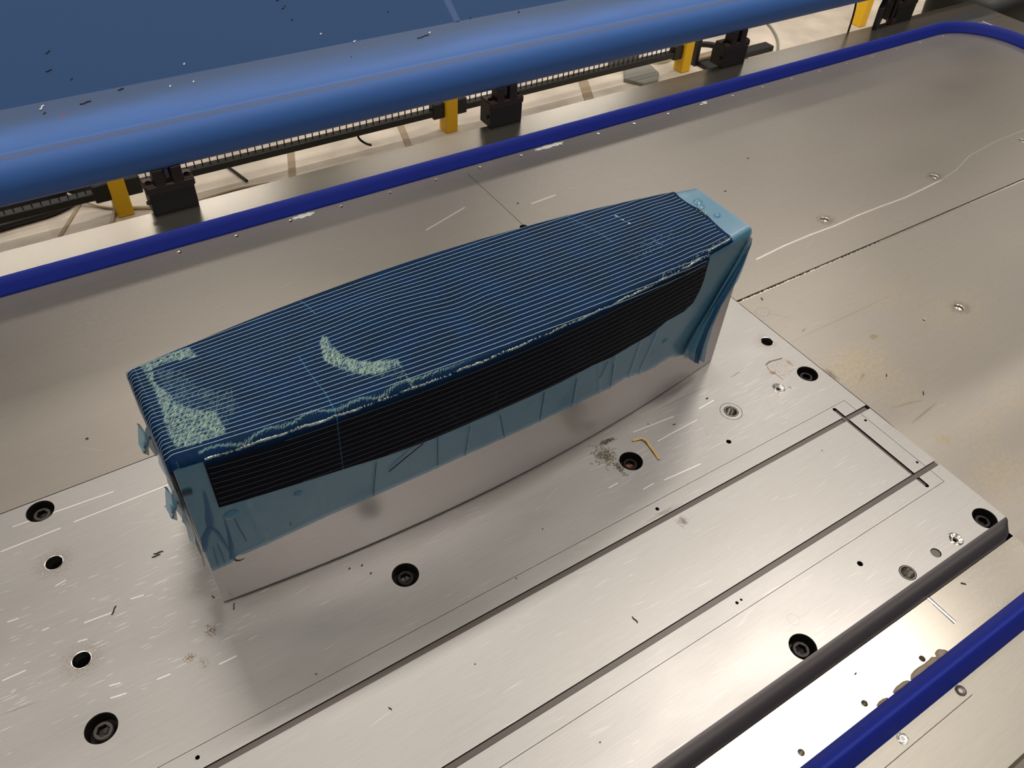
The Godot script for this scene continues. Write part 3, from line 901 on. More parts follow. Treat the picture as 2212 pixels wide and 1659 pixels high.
# lid folded back behind the table: silicone membrane over a tubular frame
func lid() -> void:
	var t := thing("folded_cover", "big blue silicone membrane cover folded back behind the table", "lid", Vector3(0, 0.1018, -1.15))
	var c := Vector2(0, 0)         # (z, y) centre of the frame tube
	var R := 0.04
	var tilt := deg_to_rad(33.0)
	var prof: Array[Vector2] = []
	for k in 25:                   # round the tube from underneath at the back, over the front, to the tangent
		var a := lerpf(deg_to_rad(-130.0), PI / 2 - tilt, k / 24.0)
		prof.append(c + Vector2(cos(a), sin(a)) * R)
	var dirv := Vector2(-cos(tilt), sin(tilt))
	var e: Vector2 = prof[-1]
	var nrm := Vector2(sin(tilt), cos(tilt))
	var flat0 := 0
	# a shallow step, a band over the frame bar, then the flat membrane set a little lower
	for s in [[0.003, -0.0006], [0.007, 0.0002], [0.014, 0.0010], [0.022, 0.0010], [0.030, 0.0002], [0.038, -0.0012], [0.046, -0.0022], [0.056, -0.0026], [0.066, -0.0026]]:
		prof.append(e + dirv * s[0] + nrm * s[1])
	flat0 = prof.size() - 1
	prof.append(e + dirv * 1.15 + nrm * -0.0026)
	var xs := []
	for i in 61: xs.append(lerpf(-0.95, 2.25, i / 60.0))
	var make := func(from: int, to: int) -> ArrayMesh:
		var rows := []
		var uvs := []
		var len := [0.0]
		for i in range(from, to): len.append(len[-1] + prof[i].distance_to(prof[i + 1]))
		for x in xs:
			var r := PackedVector3Array()
			var ur := []
			for i in range(from, to + 1):
				r.append(Vector3(x, prof[i].y, prof[i].x))
				ur.append(Vector2(x, len[i - from] / len[-1] * 0.998 + 0.001))
			rows.append(r)
			uvs.append(ur)
		return grid(rows, Vector3(0, 1, 0.5), uvs)
	put("frame_roll", make.call(0, flat0), M["membrane_roll"], t)
	var mem := put("membrane", make.call(flat0, flat0 + 1), M["membrane_dusty"], t)
	# worn line where the membrane leaves the tube
	var seam := start()
	add_tube(seam, [Vector3(-0.95, e.y - 0.0004, e.x - 0.002), Vector3(2.25, e.y - 0.0004, e.x - 0.002)], 0.0013, 6)
	put("edge_seam", done(seam), M["membrane_seam"], t)
	# faint raised weld across the membrane
	var wst := start()
	var w0: Vector2 = prof[flat0]
	var w1: Vector2 = prof[flat0 + 1]
	var wrows := []
	for i in 9:
		var k := i / 8.0
		var p := w0.lerp(w1, k)
		var r := PackedVector3Array()
		for q in [[-0.008, -0.0005], [-0.004, 0.0006], [0.0, 0.0012], [0.004, 0.0006], [0.008, -0.0005]]:
			var pp: Vector2 = p + nrm * q[1]
			r.append(Vector3(0.685 - 0.03 * k * 0.0 + q[0], pp.y, pp.x))
		wrows.append(r)
	add_grid(wst, wrows, Vector3(0, 1, 0.5))
	put("weld_line", done(wst), M["membrane_weld"], t)
	# underside board and far edge
	var u := start()
	var b0: Vector2 = prof[0]
	var lo := []
	for x in [-0.95, 2.25]:
		lo.append([Vector3(x, prof[0].y, prof[0].x), Vector3(x, w1.y - 0.028, w1.x + 0.012), Vector3(x, w1.y, w1.x)])
	add_grid(u, [PackedVector3Array(lo[0]), PackedVector3Array(lo[1])], Vector3(0, -1, -0.5))
	put("underside_board", done(u), M["lid_board"], t)

func bracket(x: float, label: String, open: bool) -> void:
	var t := thing("hinge_bracket", label, "bracket", Vector3(x, 0, -1.123))
	put("base_block", box(Vector3(-0.0327, 0, -0.036), Vector3(0.0327, 0.0365, 0), 0.0012), M["black_block"], t)
	put("head_plate", box(Vector3(-0.0352, 0.0345, -0.03), Vector3(0.0352, 0.0468, 0.0006), 0.002), M["bracket_brown"], t)
	put("side_bolt", lathe([Vector2(0.003, 0), Vector2(0.003, 0.004), Vector2(0.0022, 0.005), Vector2(0, 0.005)], 12), M["worn_steel"], t).transform = Transform3D(Basis(Vector3(0, 0, 1), PI / 2), Vector3(-0.0327, 0.018, -0.01))
	for s in [-1.0, 1.0]:
		put("pad", box(Vector3(s * 0.028 - 0.0068, 0.0463, -0.026), Vector3(s * 0.028 + 0.0068, 0.0478, -0.003), 0.0005), M["pad_tan"], t)
		var sc := put("pad_screw", lathe([Vector2(0.0042, 0.0475), Vector2(0.0042, 0.0492), Vector2(0.0036, 0.0498), Vector2(0.0022, 0.0498), Vector2(0.0020, 0.0474), Vector2(0, 0.0474)], 18), M["black_oxide"], t)
		sc.position = Vector3(s * 0.0275, 0, -0.0115)
		put("clevis_leg", box(Vector3(s * 0.0128 - 0.0078, 0.044, -0.02), Vector3(s * 0.0128 + 0.0078, 0.0705, 0.0004), 0.001), M["bracket_brown"], t)
	put("link", box(Vector3(-0.0046, 0.05, -0.017), Vector3(0.0046, 0.0725, -0.006), 0.002), M["link_grey"], t)
	if open:
		var p := put("swung_plate", box(Vector3(-0.03, 0, -0.006), Vector3(0.03, 0.055, 0.006), 0.001), M["black_block"], t)
		p.transform = Transform3D(Basis(Vector3(0, 1, 0), 0.5) * Basis(Vector3(0, 0, 1), 0.25), Vector3(-0.075, 0.004, -0.012))
		put("flat_bar", box(Vector3(-0.052, 0.0, -0.006), Vector3(-0.042, 0.085, 0.002), 0.001), M["worn_steel"], t)
		put("red_foot", box(Vector3(-0.046, 0, -0.012), Vector3(-0.03, 0.014, 0.004), 0.001), M["dark_red"], t)

func hinges() -> void:
	bracket(0.1706, "black hinge bracket under the blue folded cover by the leftmost yellow post", false)
	bracket(0.7495, "black hinge bracket under the blue folded cover by the middle yellow post", false)
	bracket(1.303, "black hinge bracket beside the tall right yellow post, near the bent black bar", false)
	bracket(1.845, "black hinge bracket with a swung out plate near the table corner, farthest of the four", true)

# ------------------------------------------------------------------ mould block
func zf(x: float) -> float: return ZC[0] * x * x + ZC[1] * x + ZC[2]
func zb(x: float) -> float:
	var m := (x - 0.322) / 0.318
	return -0.6062 + 0.0275 * m * m + 0.003 * m
# a point on the skin of the block: s runs from 0 at the front top edge, back over the top, negative down the front
func skin(x: float, s: float, off: float, r := 0.006) -> Vector3:
	x = clampf(x, BX0 - 0.01, BX1 + 0.01)
	var f := zf(x)
	var w := f - zb(x)
	var q := PI / 2 * r            # arc length of a rounded edge
	var rr := r + off
	if s < -r: return Vector3(x, BH + s, f + off)
	if s < r:
		var a := (s + r) / (2 * r) * PI / 2
		return Vector3(x, BH - r + rr * sin(a), f - r + rr * cos(a))
	if s < w - r: return Vector3(x, BH + off, f - s)
	if s < w + r:
		var a := (s - w + r) / (2 * r) * PI / 2
		return Vector3(x, BH - r + rr * cos(a), f - w + r - rr * sin(a))
	return Vector3(x, BH - (s - w), f - w - off)

func mould() -> void:
	var t := thing("mould_block", "tall bare aluminium mould block with a bulging side, standing on the slotted tool plate", "mould", Vector3.ZERO)
	var st := start()
	var cols := []
	for i in 33:
		var x := lerpf(BX0, BX1, i / 32.0)
		var w := zf(x) - zb(x)
		var r := PackedVector3Array()
		r.append(skin(x, -0.2, -0.0014))
		for s in [-0.1986, -0.1972, -0.1, -0.006, -0.003, 0.0, 0.003, 0.006, w / 2, w - 0.006, w - 0.003, w, w + 0.003, w + 0.006, w + 0.1, w + 0.1972, w + 0.1986]:
			r.append(skin(x, s, 0.0))
		r.append(skin(x, w + 0.2, -0.0014))
		cols.append(r)
	add_grid(st, cols, Vector3.UP)
	st.set_smooth_group(-1)
	for e in [0, 32]:
		var r: PackedVector3Array = cols[e]
		var c := Vector3.ZERO
		for p in r: c += p
		c /= r.size()
		for k in r.size():
			var a := r[k]
			var b := r[(k + 1) % r.size()]
			if (e == 0) == ((a - c).cross(b - c).x < 0): tri(st, c, a, b)
			else: tri(st, c, b, a)
	for i in 32:
		var a: PackedVector3Array = cols[i]
		var b: PackedVector3Array = cols[i + 1]
		quad(st, a[0], a[-1], b[-1], b[0])
	put("block_body", done(st), M["mould_aluminium"], t)
	for h in [[0.0955, 0.0835, 0.0065], [0.552, 0.081, 0.0055], [0.041, 0.0612, 0.0055]]:
		var hm := put("screw_hole", lathe([Vector2(h[2] + 0.0006, 0.0), Vector2(h[2], 0.0003), Vector2(h[2] - 0.0006, 0.0002), Vector2(h[2] - 0.001, -0.002), Vector2(0, -0.002)], 24), M["hole_black"], t)
		hm.transform = Transform3D(Basis(Vector3.RIGHT, PI / 2), Vector3(h[0], h[1], zf(h[0]) + 0.00005))
	film()

func at_x(tab: Array, x: float) -> float:
	if x <= tab[0].x: return tab[0].y
	for i in tab.size() - 1:
		if x <= tab[i + 1].x: return lerpf(tab[i].y, tab[i + 1].y, (x - tab[i].x) / (tab[i + 1].x - tab[i].x))
	return tab[-1].y

func film() -> void:
	var t := thing("release_film", "pale blue plastic release film wrapped over the mould block, with wrinkles and loose corners", "film", Vector3.ZERO)
	var low := [Vector2(0.0147, 0.056), Vector2(0.0266, 0.0575), Vector2(0.0335, 0.0595), Vector2(0.0375, 0.0655), Vector2(0.0452, 0.0645), Vector2(0.076, 0.0686), Vector2(0.12, 0.0745), Vector2(0.166, 0.0775), Vector2(0.265, 0.0806), Vector2(0.395, 0.0772), Vector2(0.454, 0.0735), Vector2(0.477, 0.0761), Vector2(0.517, 0.0650), Vector2(0.549, 0.066), Vector2(0.575, 0.056), Vector2(0.590, 0.049), Vector2(0.600, 0.062), Vector2(0.614, 0.088), Vector2(0.632, 0.118), Vector2(0.651, 0.143)]
	# narrow upright creases: x at top, x at bottom, height
	var creases := [[0.1744, 0.1683, 0.0006], [0.2365, 0.2359, 0.0008], [0.2718, 0.266, 0.0012], [0.3035, 0.3125, 0.0009], [0.3588, 0.3572, 0.0008], [0.4011, 0.3996, 0.0007], [0.453, 0.454, 0.001], [0.43, 0.438, 0.0009], [0.49, 0.482, 0.0014], [0.515, 0.50, 0.0012], [0.0585, 0.065, 0.0007], [0.12, 0.118, 0.0005]]
	var rows := []
	var nx := 330
	var n := FastNoiseLite.new()
	n.seed = 77
	n.frequency = 9.0
	n.fractal_octaves = 3
	for i in nx + 1:
		var x := lerpf(BX0 + 0.0004, BX1 + 0.0012, float(i) / nx)
		var w := zf(x) - zb(x)
		var y0 := at_x(low, x)
		var r := PackedVector3Array()
		for k in 30:
			var s := lerpf(y0 - BH, -0.0065, k / 29.0)
			var v := clampf((BH + s - 0.075) / 0.05, 0, 1)
			var o := 0.0007 + 0.0005 * absf(n.get_noise_2d(x * 2.0, s * 3.0))
			for c in creases:
				var cx: float = lerpf(c[1], c[0], v)
				o += c[2] * exp(-pow((x - cx) / 0.0014, 2)) * (1.0 if s < -0.066 else 0.25)
			# softer drag folds towards the loose corner on the right
			if x > 0.42:
				var dq := (x - 0.42) / 0.23
				o += dq * 0.0009 * (0.5 + 0.5 * sin((x * 0.75 + s) * 560.0 + 3.0 * n.get_noise_2d(x, s)))
			if k == 0: o += 0.0006
			r.append(skin(x, s, o))
		for s in [-0.0045, -0.0025, 0.0, 0.0025, 0.0045, 0.0065]: r.append(skin(x, s, 0.0008))
		for k in range(1, 9):
			var s2 := lerpf(0.0065, w - 0.0065, k / 8.0)
			r.append(skin(x, s2, 0.0007 + 0.0004 * absf(n.get_noise_2d(x * 2.5, s2 * 2.5))))
		for s in [w - 0.003, w, w + 0.003, w + 0.0065, w + 0.05, w + 0.11]: r.append(skin(x, s, 0.0008))
		rows.append(r)
	put("wrap", grid(rows, Vector3.UP), M["film_blue"], t)
	# flaps over the two ends
	for e in [0, 1]:
		var fl := []
		var x0 := BX0 if e == 0 else BX1
		for i in 15:
			var y := lerpf(0.199, 0.06 if e == 0 else 0.10, i / 14.0)
			var r := PackedVector3Array()
			for k in 21:
				var z := lerpf(zb(x0) + 0.002, zf(x0) - 0.001, k / 20.0)
				var bulge := (0.0012 + 0.007 * (i / 14.0) * (0.5 + 0.5 * sin(k * 0.85 + i * 0.2)) * (0.4 + absf(n.get_noise_2d(z * 6, y * 6)))) if e == 0 else 0.0012
				r.append(Vector3(x0 + (-bulge if e == 0 else bulge), y, z))
			fl.append(r)
		put("end_flap", grid(fl, Vector3(-1 if e == 0 else 1, 0, 0)), M["film_blue"], t)
	# crumpled corners sticking out at the left end
	for c in [[Vector3(0.0005, 0.128, -0.563), 0.014, 0.014], [Vector3(0.001, 0.105, -0.50), 0.012, 0.015]]:
		var cr := []
		for i in 8:
			var r := PackedVector3Array()
			for k in 8:
				var p: Vector3 = c[0] + Vector3(0.013 - 0.011 * (k / 7.0) * (1.0 - 0.3 * sin(i * 1.3)), (i / 7.0 - 0.5) * c[2] * 2, 0.012 * sin(i * 0.9 + k * 0.8) - 0.006)
				r.append(p + Vector3(0, 0, 0.006 * n.get_noise_2d(i * 1.7, k * 1.9)))
			cr.append(r)
		put("crumpled_corner", grid(cr, Vector3(0, 0, 1)), M["film_blue"], t)
	# doubled-over strips at the left edge
	var strip := func(pts: Array, wid: Array, off: float) -> ArrayMesh:
		var rr := []
		var dense := []
		for i in pts.size() - 1:
			for k in 4: dense.append([pts[i].lerp(pts[i + 1], k / 4.0), lerpf(wid[i], wid[i + 1], k / 4.0)])
		dense.append([pts[-1], wid[-1]])
		for i in dense.size():
			var d: Vector2 = (dense[mini(i + 1, dense.size() - 1)][0] - dense[maxi(i - 1, 0)][0]).normalized()
			var nn := Vector2(-d.y, d.x)
			var r := PackedVector3Array()
			for q in [-0.5, -0.2, 0.2, 0.5]:
				var p: Vector2 = dense[i][0] + nn * dense[i][1] * q
				r.append(skin(p.x, p.y - BH, off + (0.0006 if absf(q) < 0.3 else 0.0)))
			rr.append(r)
		return grid(rr, Vector3(0, 0, 1))
	put("fold", strip.call([Vector2(0.0305, 0.163), Vector2(0.0289, 0.1405), Vector2(0.0272, 0.1275), Vector2(0.0262, 0.118), Vector2(0.0187, 0.104), Vector2(0.0152, 0.088)], [0.002, 0.004, 0.0068, 0.0055, 0.0065, 0.004], 0.0016), M["film_folded"], t)
	put("fold", strip.call([Vector2(0.0255, 0.118), Vector2(0.0296, 0.1066), Vector2(0.0324, 0.0872), Vector2(0.0335, 0.0777)], [0.003, 0.003, 0.0022, 0.0012], 0.0018), M["film_folded"], t)
	put("fold", strip.call([Vector2(0.0381, 0.1198), Vector2(0.0378, 0.1016), Vector2(0.0365, 0.0809), Vector2(0.0340, 0.064)], [0.001, 0.0022, 0.0046, 0.0042], 0.0014), M["film_folded"], t)
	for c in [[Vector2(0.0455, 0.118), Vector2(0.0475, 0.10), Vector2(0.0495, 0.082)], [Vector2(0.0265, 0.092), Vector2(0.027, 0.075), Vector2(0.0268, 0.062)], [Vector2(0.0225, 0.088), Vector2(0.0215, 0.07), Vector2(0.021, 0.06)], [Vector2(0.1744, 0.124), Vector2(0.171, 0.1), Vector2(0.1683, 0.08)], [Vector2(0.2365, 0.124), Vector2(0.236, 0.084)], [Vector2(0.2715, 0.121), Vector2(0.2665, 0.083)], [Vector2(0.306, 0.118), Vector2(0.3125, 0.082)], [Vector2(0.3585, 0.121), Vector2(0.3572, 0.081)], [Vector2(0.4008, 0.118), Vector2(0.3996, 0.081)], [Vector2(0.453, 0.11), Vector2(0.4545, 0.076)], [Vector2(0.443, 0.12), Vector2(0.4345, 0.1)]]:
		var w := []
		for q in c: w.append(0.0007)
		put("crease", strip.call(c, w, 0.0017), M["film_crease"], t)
	tag(put("tape_mark", strip.call([Vector2(0.0148, 0.1695), Vector2(0.0222, 0.1688)], [0.0072, 0.0068], 0.0019), M["dark_tape"], t), "small dark rectangle of tape", "")
	# blisters
	for b in [[0.0445, 0.1235, 0.0065, 0.0055], [0.1015, 0.1205, 0.0036, 0.0032], [0.5345, 0.0995, 0.0045, 0.0035]]:
		var br := []
		for i in 7:
			var r := PackedVector3Array()
			for k in 17:
				var rad := i / 6.0
				var a := TAU * k / 16
				r.append(skin(b[0] + cos(a) * rad * b[2], b[1] + sin(a) * rad * b[3] - BH, 0.0014 + 0.0018 * (1 - rad * rad)))
			br.append(r)
		put("blister", grid(br, Vector3(0, 0, 1)), M["film_blue"], t)
	for b in [[0.629, 0.064, 0.0055], [0.633, 0.072, 0.006], [0.634, 0.041, 0.0045]]:
		var br := []
		for i in 7:
			var r := PackedVector3Array()
			for k in 17:
				var rad := i / 6.0
				var a := TAU * k / 16
				r.append(skin(b[0] + cos(a) * rad * b[2], b[1] + sin(a) * rad * b[2], 0.0011 + 0.0018 * (1 - rad * rad)))
			br.append(r)
		put("blister", grid(br, Vector3.UP), M["film_blue"], t)
	# loose tail at the right front corner: two gathered sheets hanging away from the block
	for layer in 2:
		var L := [Vector2(0.649, 0.192), Vector2(0.634, 0.168), Vector2(0.614, 0.142), Vector2(0.596, 0.112), Vector2(0.578, 0.088), Vector2(0.566, 0.068), Vector2(0.575, 0.053)] if layer == 0 else [Vector2(0.651, 0.188), Vector2(0.641, 0.165), Vector2(0.624, 0.142), Vector2(0.608, 0.118), Vector2(0.595, 0.095), Vector2(0.588, 0.07), Vector2(0.591, 0.042)]
		var Rr := [Vector2(0.6555, 0.186), Vector2(0.6525, 0.158), Vector2(0.647, 0.137), Vector2(0.6265, 0.112), Vector2(0.6208, 0.083), Vector2(0.6235, 0.05), Vector2(0.6265, 0.02)] if layer == 0 else [Vector2(0.654, 0.18), Vector2(0.647, 0.156), Vector2(0.636, 0.134), Vector2(0.618, 0.105), Vector2(0.611, 0.08), Vector2(0.609, 0.052), Vector2(0.606, 0.03)]
		var tr := []
		for i in 31:
			var f := i / 30.0 * 6
			var i0 := mini(int(f), 5)
			var a: Vector2 = L[i0].lerp(L[i0 + 1], f - i0)
			var b: Vector2 = Rr[i0].lerp(Rr[i0 + 1], f - i0)
			var r := PackedVector3Array()
			for k in 23:
				var u := k / 22.0
				var p := a.lerp(b, u)
				var lift := 0.0022 + 0.0016 * layer + (0.0022 + 0.006 * i / 30.0) * (0.5 + 0.5 * sin(u * 15.0 + layer * 2.1 + f * 0.35)) * (0.35 + 0.65 * minf(1, i / 8.0))
				r.append(Vector3(minf(p.x, 0.6545), p.y, zf(p.x) + lift))
			tr.append(r)
		put("loose_tail", grid(tr, Vector3(0, 0, 1)), M["film_blue"] if layer == 0 else M["film_folded"], t)

# ------------------------------------------------------------------ carbon preform with its stitching
func bend(x: float, t: float) -> float:       # how far a thread strays towards the viewer; t = 0 at the back edge, 1 at the front
	var f := 0.125 * x - 0.16 * x * x
	var b := -(0.065 * x - 0.07 * x * x)
	var z := lerpf(b, f, t)
	z -= 0.0042 * exp(-pow((x - 0.235) / 0.045, 2) - pow((t - 0.36) / 0.22, 2))
	z += 0.0028 * exp(-pow((x - 0.30) / 0.022, 2) - pow((t - 0.55) / 0.2, 2))
	return z

func inside(p: Vector2, poly: PackedVector2Array) -> bool:
	return Geometry2D.is_point_in_polygon(p, poly)

func preform_texture() -> void:
	var V := func(a: float, b: float) -> Vector2: return Vector2(a, b)
	var S := Sheet.new(2048, 896, 0.0, -0.085, 0.66)      # x along, s across
	var n := FastNoiseLite.new()
	n.seed = 41
	n.frequency = 0.006
	n.fractal_octaves = 3
	for y in S.im.get_height():
		var s := y / S.k + S.z0
		for x in 2048:
			var c := Color(0.04, 0.115, 0.20).lerp(Color(0.025, 0.14, 0.27), 0.5 + 0.7 * n.get_noise_2d(x, y * 1.5))
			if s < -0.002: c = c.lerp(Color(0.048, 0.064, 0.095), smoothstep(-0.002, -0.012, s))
			var g := rng.randf() * 0.02 - 0.01
			S.im.set_pixel(x, y, Color(c.r + g, c.g + g, c.b + g))
	var pale := Color(0.60, 0.70, 0.62)
	var dirs := Vector2(0.70, 0.71)
	var hair := func(p: Vector2, l: float, a: float, jit: float) -> void:
		var d := dirs.rotated(rng.randfn(0, jit))
		var c := pale.lerp(Color(0.72, 0.74, 0.58), rng.randf() * 0.5).darkened(rng.randf() * 0.15)
		S.line(p - d * l / 2, p + d * l / 2, 0.0005, c, a, true)
	var core := PackedVector2Array([Vector2(0.0244, 0.1251), Vector2(0.0283, 0.1297), Vector2(0.0396, 0.1277), Vector2(0.0658, 0.131), Vector2(0.0695, 0.1153), Vector2(0.0578, 0.1168), Vector2(0.0401, 0.1194), Vector2(0.0325, 0.115), Vector2(0.0288, 0.0981), Vector2(0.0346, 0.0804), Vector2(0.0386, 0.0638), Vector2(0.046, 0.0531), Vector2(0.0614, 0.0429), Vector2(0.0623, 0.0242), Vector2(0.0607, 0.0167), Vector2(0.0484, 0.0159), Vector2(0.0344, 0.0145), Vector2(0.0237, 0.0182), Vector2(0.0222, 0.0364), Vector2(0.0243, 0.0562), Vector2(0.026, 0.0844), Vector2(0.0254, 0.112)])
	var fuzz := PackedVector2Array([Vector2(0.0333, 0.1147), Vector2(0.0535, 0.1021), Vector2(0.0585, 0.0766), Vector2(0.081, 0.0613), Vector2(0.0789, 0.0416), Vector2(0.0623, 0.0242), Vector2(0.0614, 0.0429), Vector2(0.046, 0.0531), Vector2(0.0386, 0.0638), Vector2(0.0346, 0.0804)])
	var moon := PackedVector2Array([Vector2(0.1728, 0.0935), Vector2(0.1762, 0.0893), Vector2(0.1752, 0.0802), Vector2(0.177, 0.0675), Vector2(0.1831, 0.055), Vector2(0.193, 0.0446), Vector2(0.2057, 0.0401), Vector2(0.2174, 0.0349), Vector2(0.2177, 0.0296), Vector2(0.2142, 0.027), Vector2(0.2027, 0.0264), Vector2(0.1923, 0.0276), Vector2(0.1807, 0.0338), Vector2(0.1715, 0.0453), Vector2(0.1652, 0.0553), Vector2(0.1623, 0.0637), Vector2(0.1648, 0.0762), Vector2(0.1676, 0.0865)])
	var moonfuzz := PackedVector2Array([Vector2(0.1692, 0.0465), Vector2(0.1803, 0.0329), Vector2(0.1918, 0.0267), Vector2(0.2128, 0.0243), Vector2(0.2163, 0.0135), Vector2(0.2118, 0.0104), Vector2(0.1964, 0.021), Vector2(0.184, 0.0254), Vector2(0.1721, 0.0339)])
	var fill := func(poly: PackedVector2Array, count: int, a: float, l: float) -> void:
		var lo := poly[0]
		var hi := poly[0]
		for p in poly:
			lo = lo.min(p); hi = hi.max(p)
		for i in count:
			var p := Vector2(rng.randf_range(lo.x, hi.x), rng.randf_range(lo.y, hi.y))
			if inside(p, poly): hair.call(p, l * rng.randf_range(0.5, 1.3), a * rng.randf_range(0.5, 1.0), 0.22)
	fill.call(core, 5200, 0.8, 0.0042)
	fill.call(fuzz, 1200, 0.4, 0.005)
	fill.call(moon, 3800, 0.85, 0.0042)
	fill.call(moonfuzz, 300, 0.4, 0.0048)
	for i in 500:      # sparse hairs over the left half
		hair.call(Vector2(0.03 + absf(rng.randfn(0, 0.07)), rng.randf_range(0.01, 0.12)), 0.003, 0.16, 0.3)
	# shaded gaps beside each stitch inside the pale patches
	for p in [[0.2161, 0.0293, 0.2161, 0.0248], [0.2161, 0.0248, 0.2151, 0.0141], [0.2151, 0.0141, 0.2144, 0.0068], [0.2144, 0.0068, 0.214, 0.0005], [0.2144, 0.0068, 0.2176, 0.0002]]:
		for i in 10: 
			var q := Vector2(p[0], p[1]).lerp(Vector2(p[2], p[3]), rng.randf())
			hair.call(q + Vector2(rng.randfn(0, 0.0006), 0), 0.002, 0.6, 0.8)
	# pale wavy line along the front edge
	for i in 230:
		var x := lerpf(0.037, 0.30, i / 230.0)
		var s0 := 0.0058 + 0.0022 * sin(x * 160.0) + 0.0022 * sin(x * 57.0 + 1.0)
		if x > 0.2: s0 = lerpf(s0, 0.0045, clampf((x - 0.2) / 0.05, 0, 1))
		for j in 3: hair.call(Vector2(x, s0 + rng.randfn(0, 0.0009)), 0.0026, 0.6 * (1.0 - smoothstep(0.22, 0.3, x)), 0.3)
	# thin blue witness lines and white flecks
	for l in [[[0.1749, 0.1512], [0.1775, 0.1426], [0.1799, 0.1265]], [[0.1449, 0.0784], [0.1446, 0.0603], [0.1454, 0.0402], [0.1468, 0.0256], [0.1456, 0.0085], [0.144, -0.01], [0.143, -0.07]], [[0.4816, 0.1362], [0.4851, 0.1244], [0.489, 0.1133], [0.4911, 0.1027], [0.4947, 0.0889], [0.4962, 0.0729]], [[0.5304, 0.1095], [0.5314, 0.0976], [0.5337, 0.0874]]]:
		for i in l.size() - 1: S.line(Vector2(l[i][0], l[i][1]), Vector2(l[i + 1][0], l[i + 1][1]), 0.0006, Color(0.25, 0.5, 0.68), 0.75)
	for i in 60:
		var c := Vector2(0.525, 0.045) + Vector2(rng.randfn(0, 0.018), rng.randfn(0, 0.006))
		S.line(c, c + Vector2(rng.randf_range(0.0005, 0.003), rng.randfn(0, 0.0005)), 0.0005, Color(0.6, 0.72, 0.8), 0.6)
	for q in [[0.5290, 0.1075, 0.5310, 0.1055], [0.531, 0.0985, 0.5322, 0.0965], [0.5334, 0.0892, 0.5348, 0.088]]: S.line(Vector2(q[0], q[1]), Vector2(q[2], q[3]), 0.0012, Color(0.9, 0.95, 0.95), 0.9)
	# dull crinkled patches low on the front flap
	for p in [[0.255, -0.055], [0.30, -0.06], [0.39, -0.05], [0.405, -0.05], [0.47, -0.045], [0.55, -0.05], [0.565, -0.035]]:
		for i in 50:
			var q := Vector2(p[0] + rng.randfn(0, 0.006), p[1] + rng.randfn(0, 0.012))
			S.line(q, q + Vector2(rng.randfn(0, 0.001), rng.randf_range(0.002, 0.008)), 0.0005, Color(0.3, 0.36, 0.36), 0.28, true)
	var m := mat("carbon_preform", Color(1, 1, 1), 0.42)
	m.albedo_texture = tex(S.im)
	m.texture_repeat = false
	m.metallic_specular = 0.12

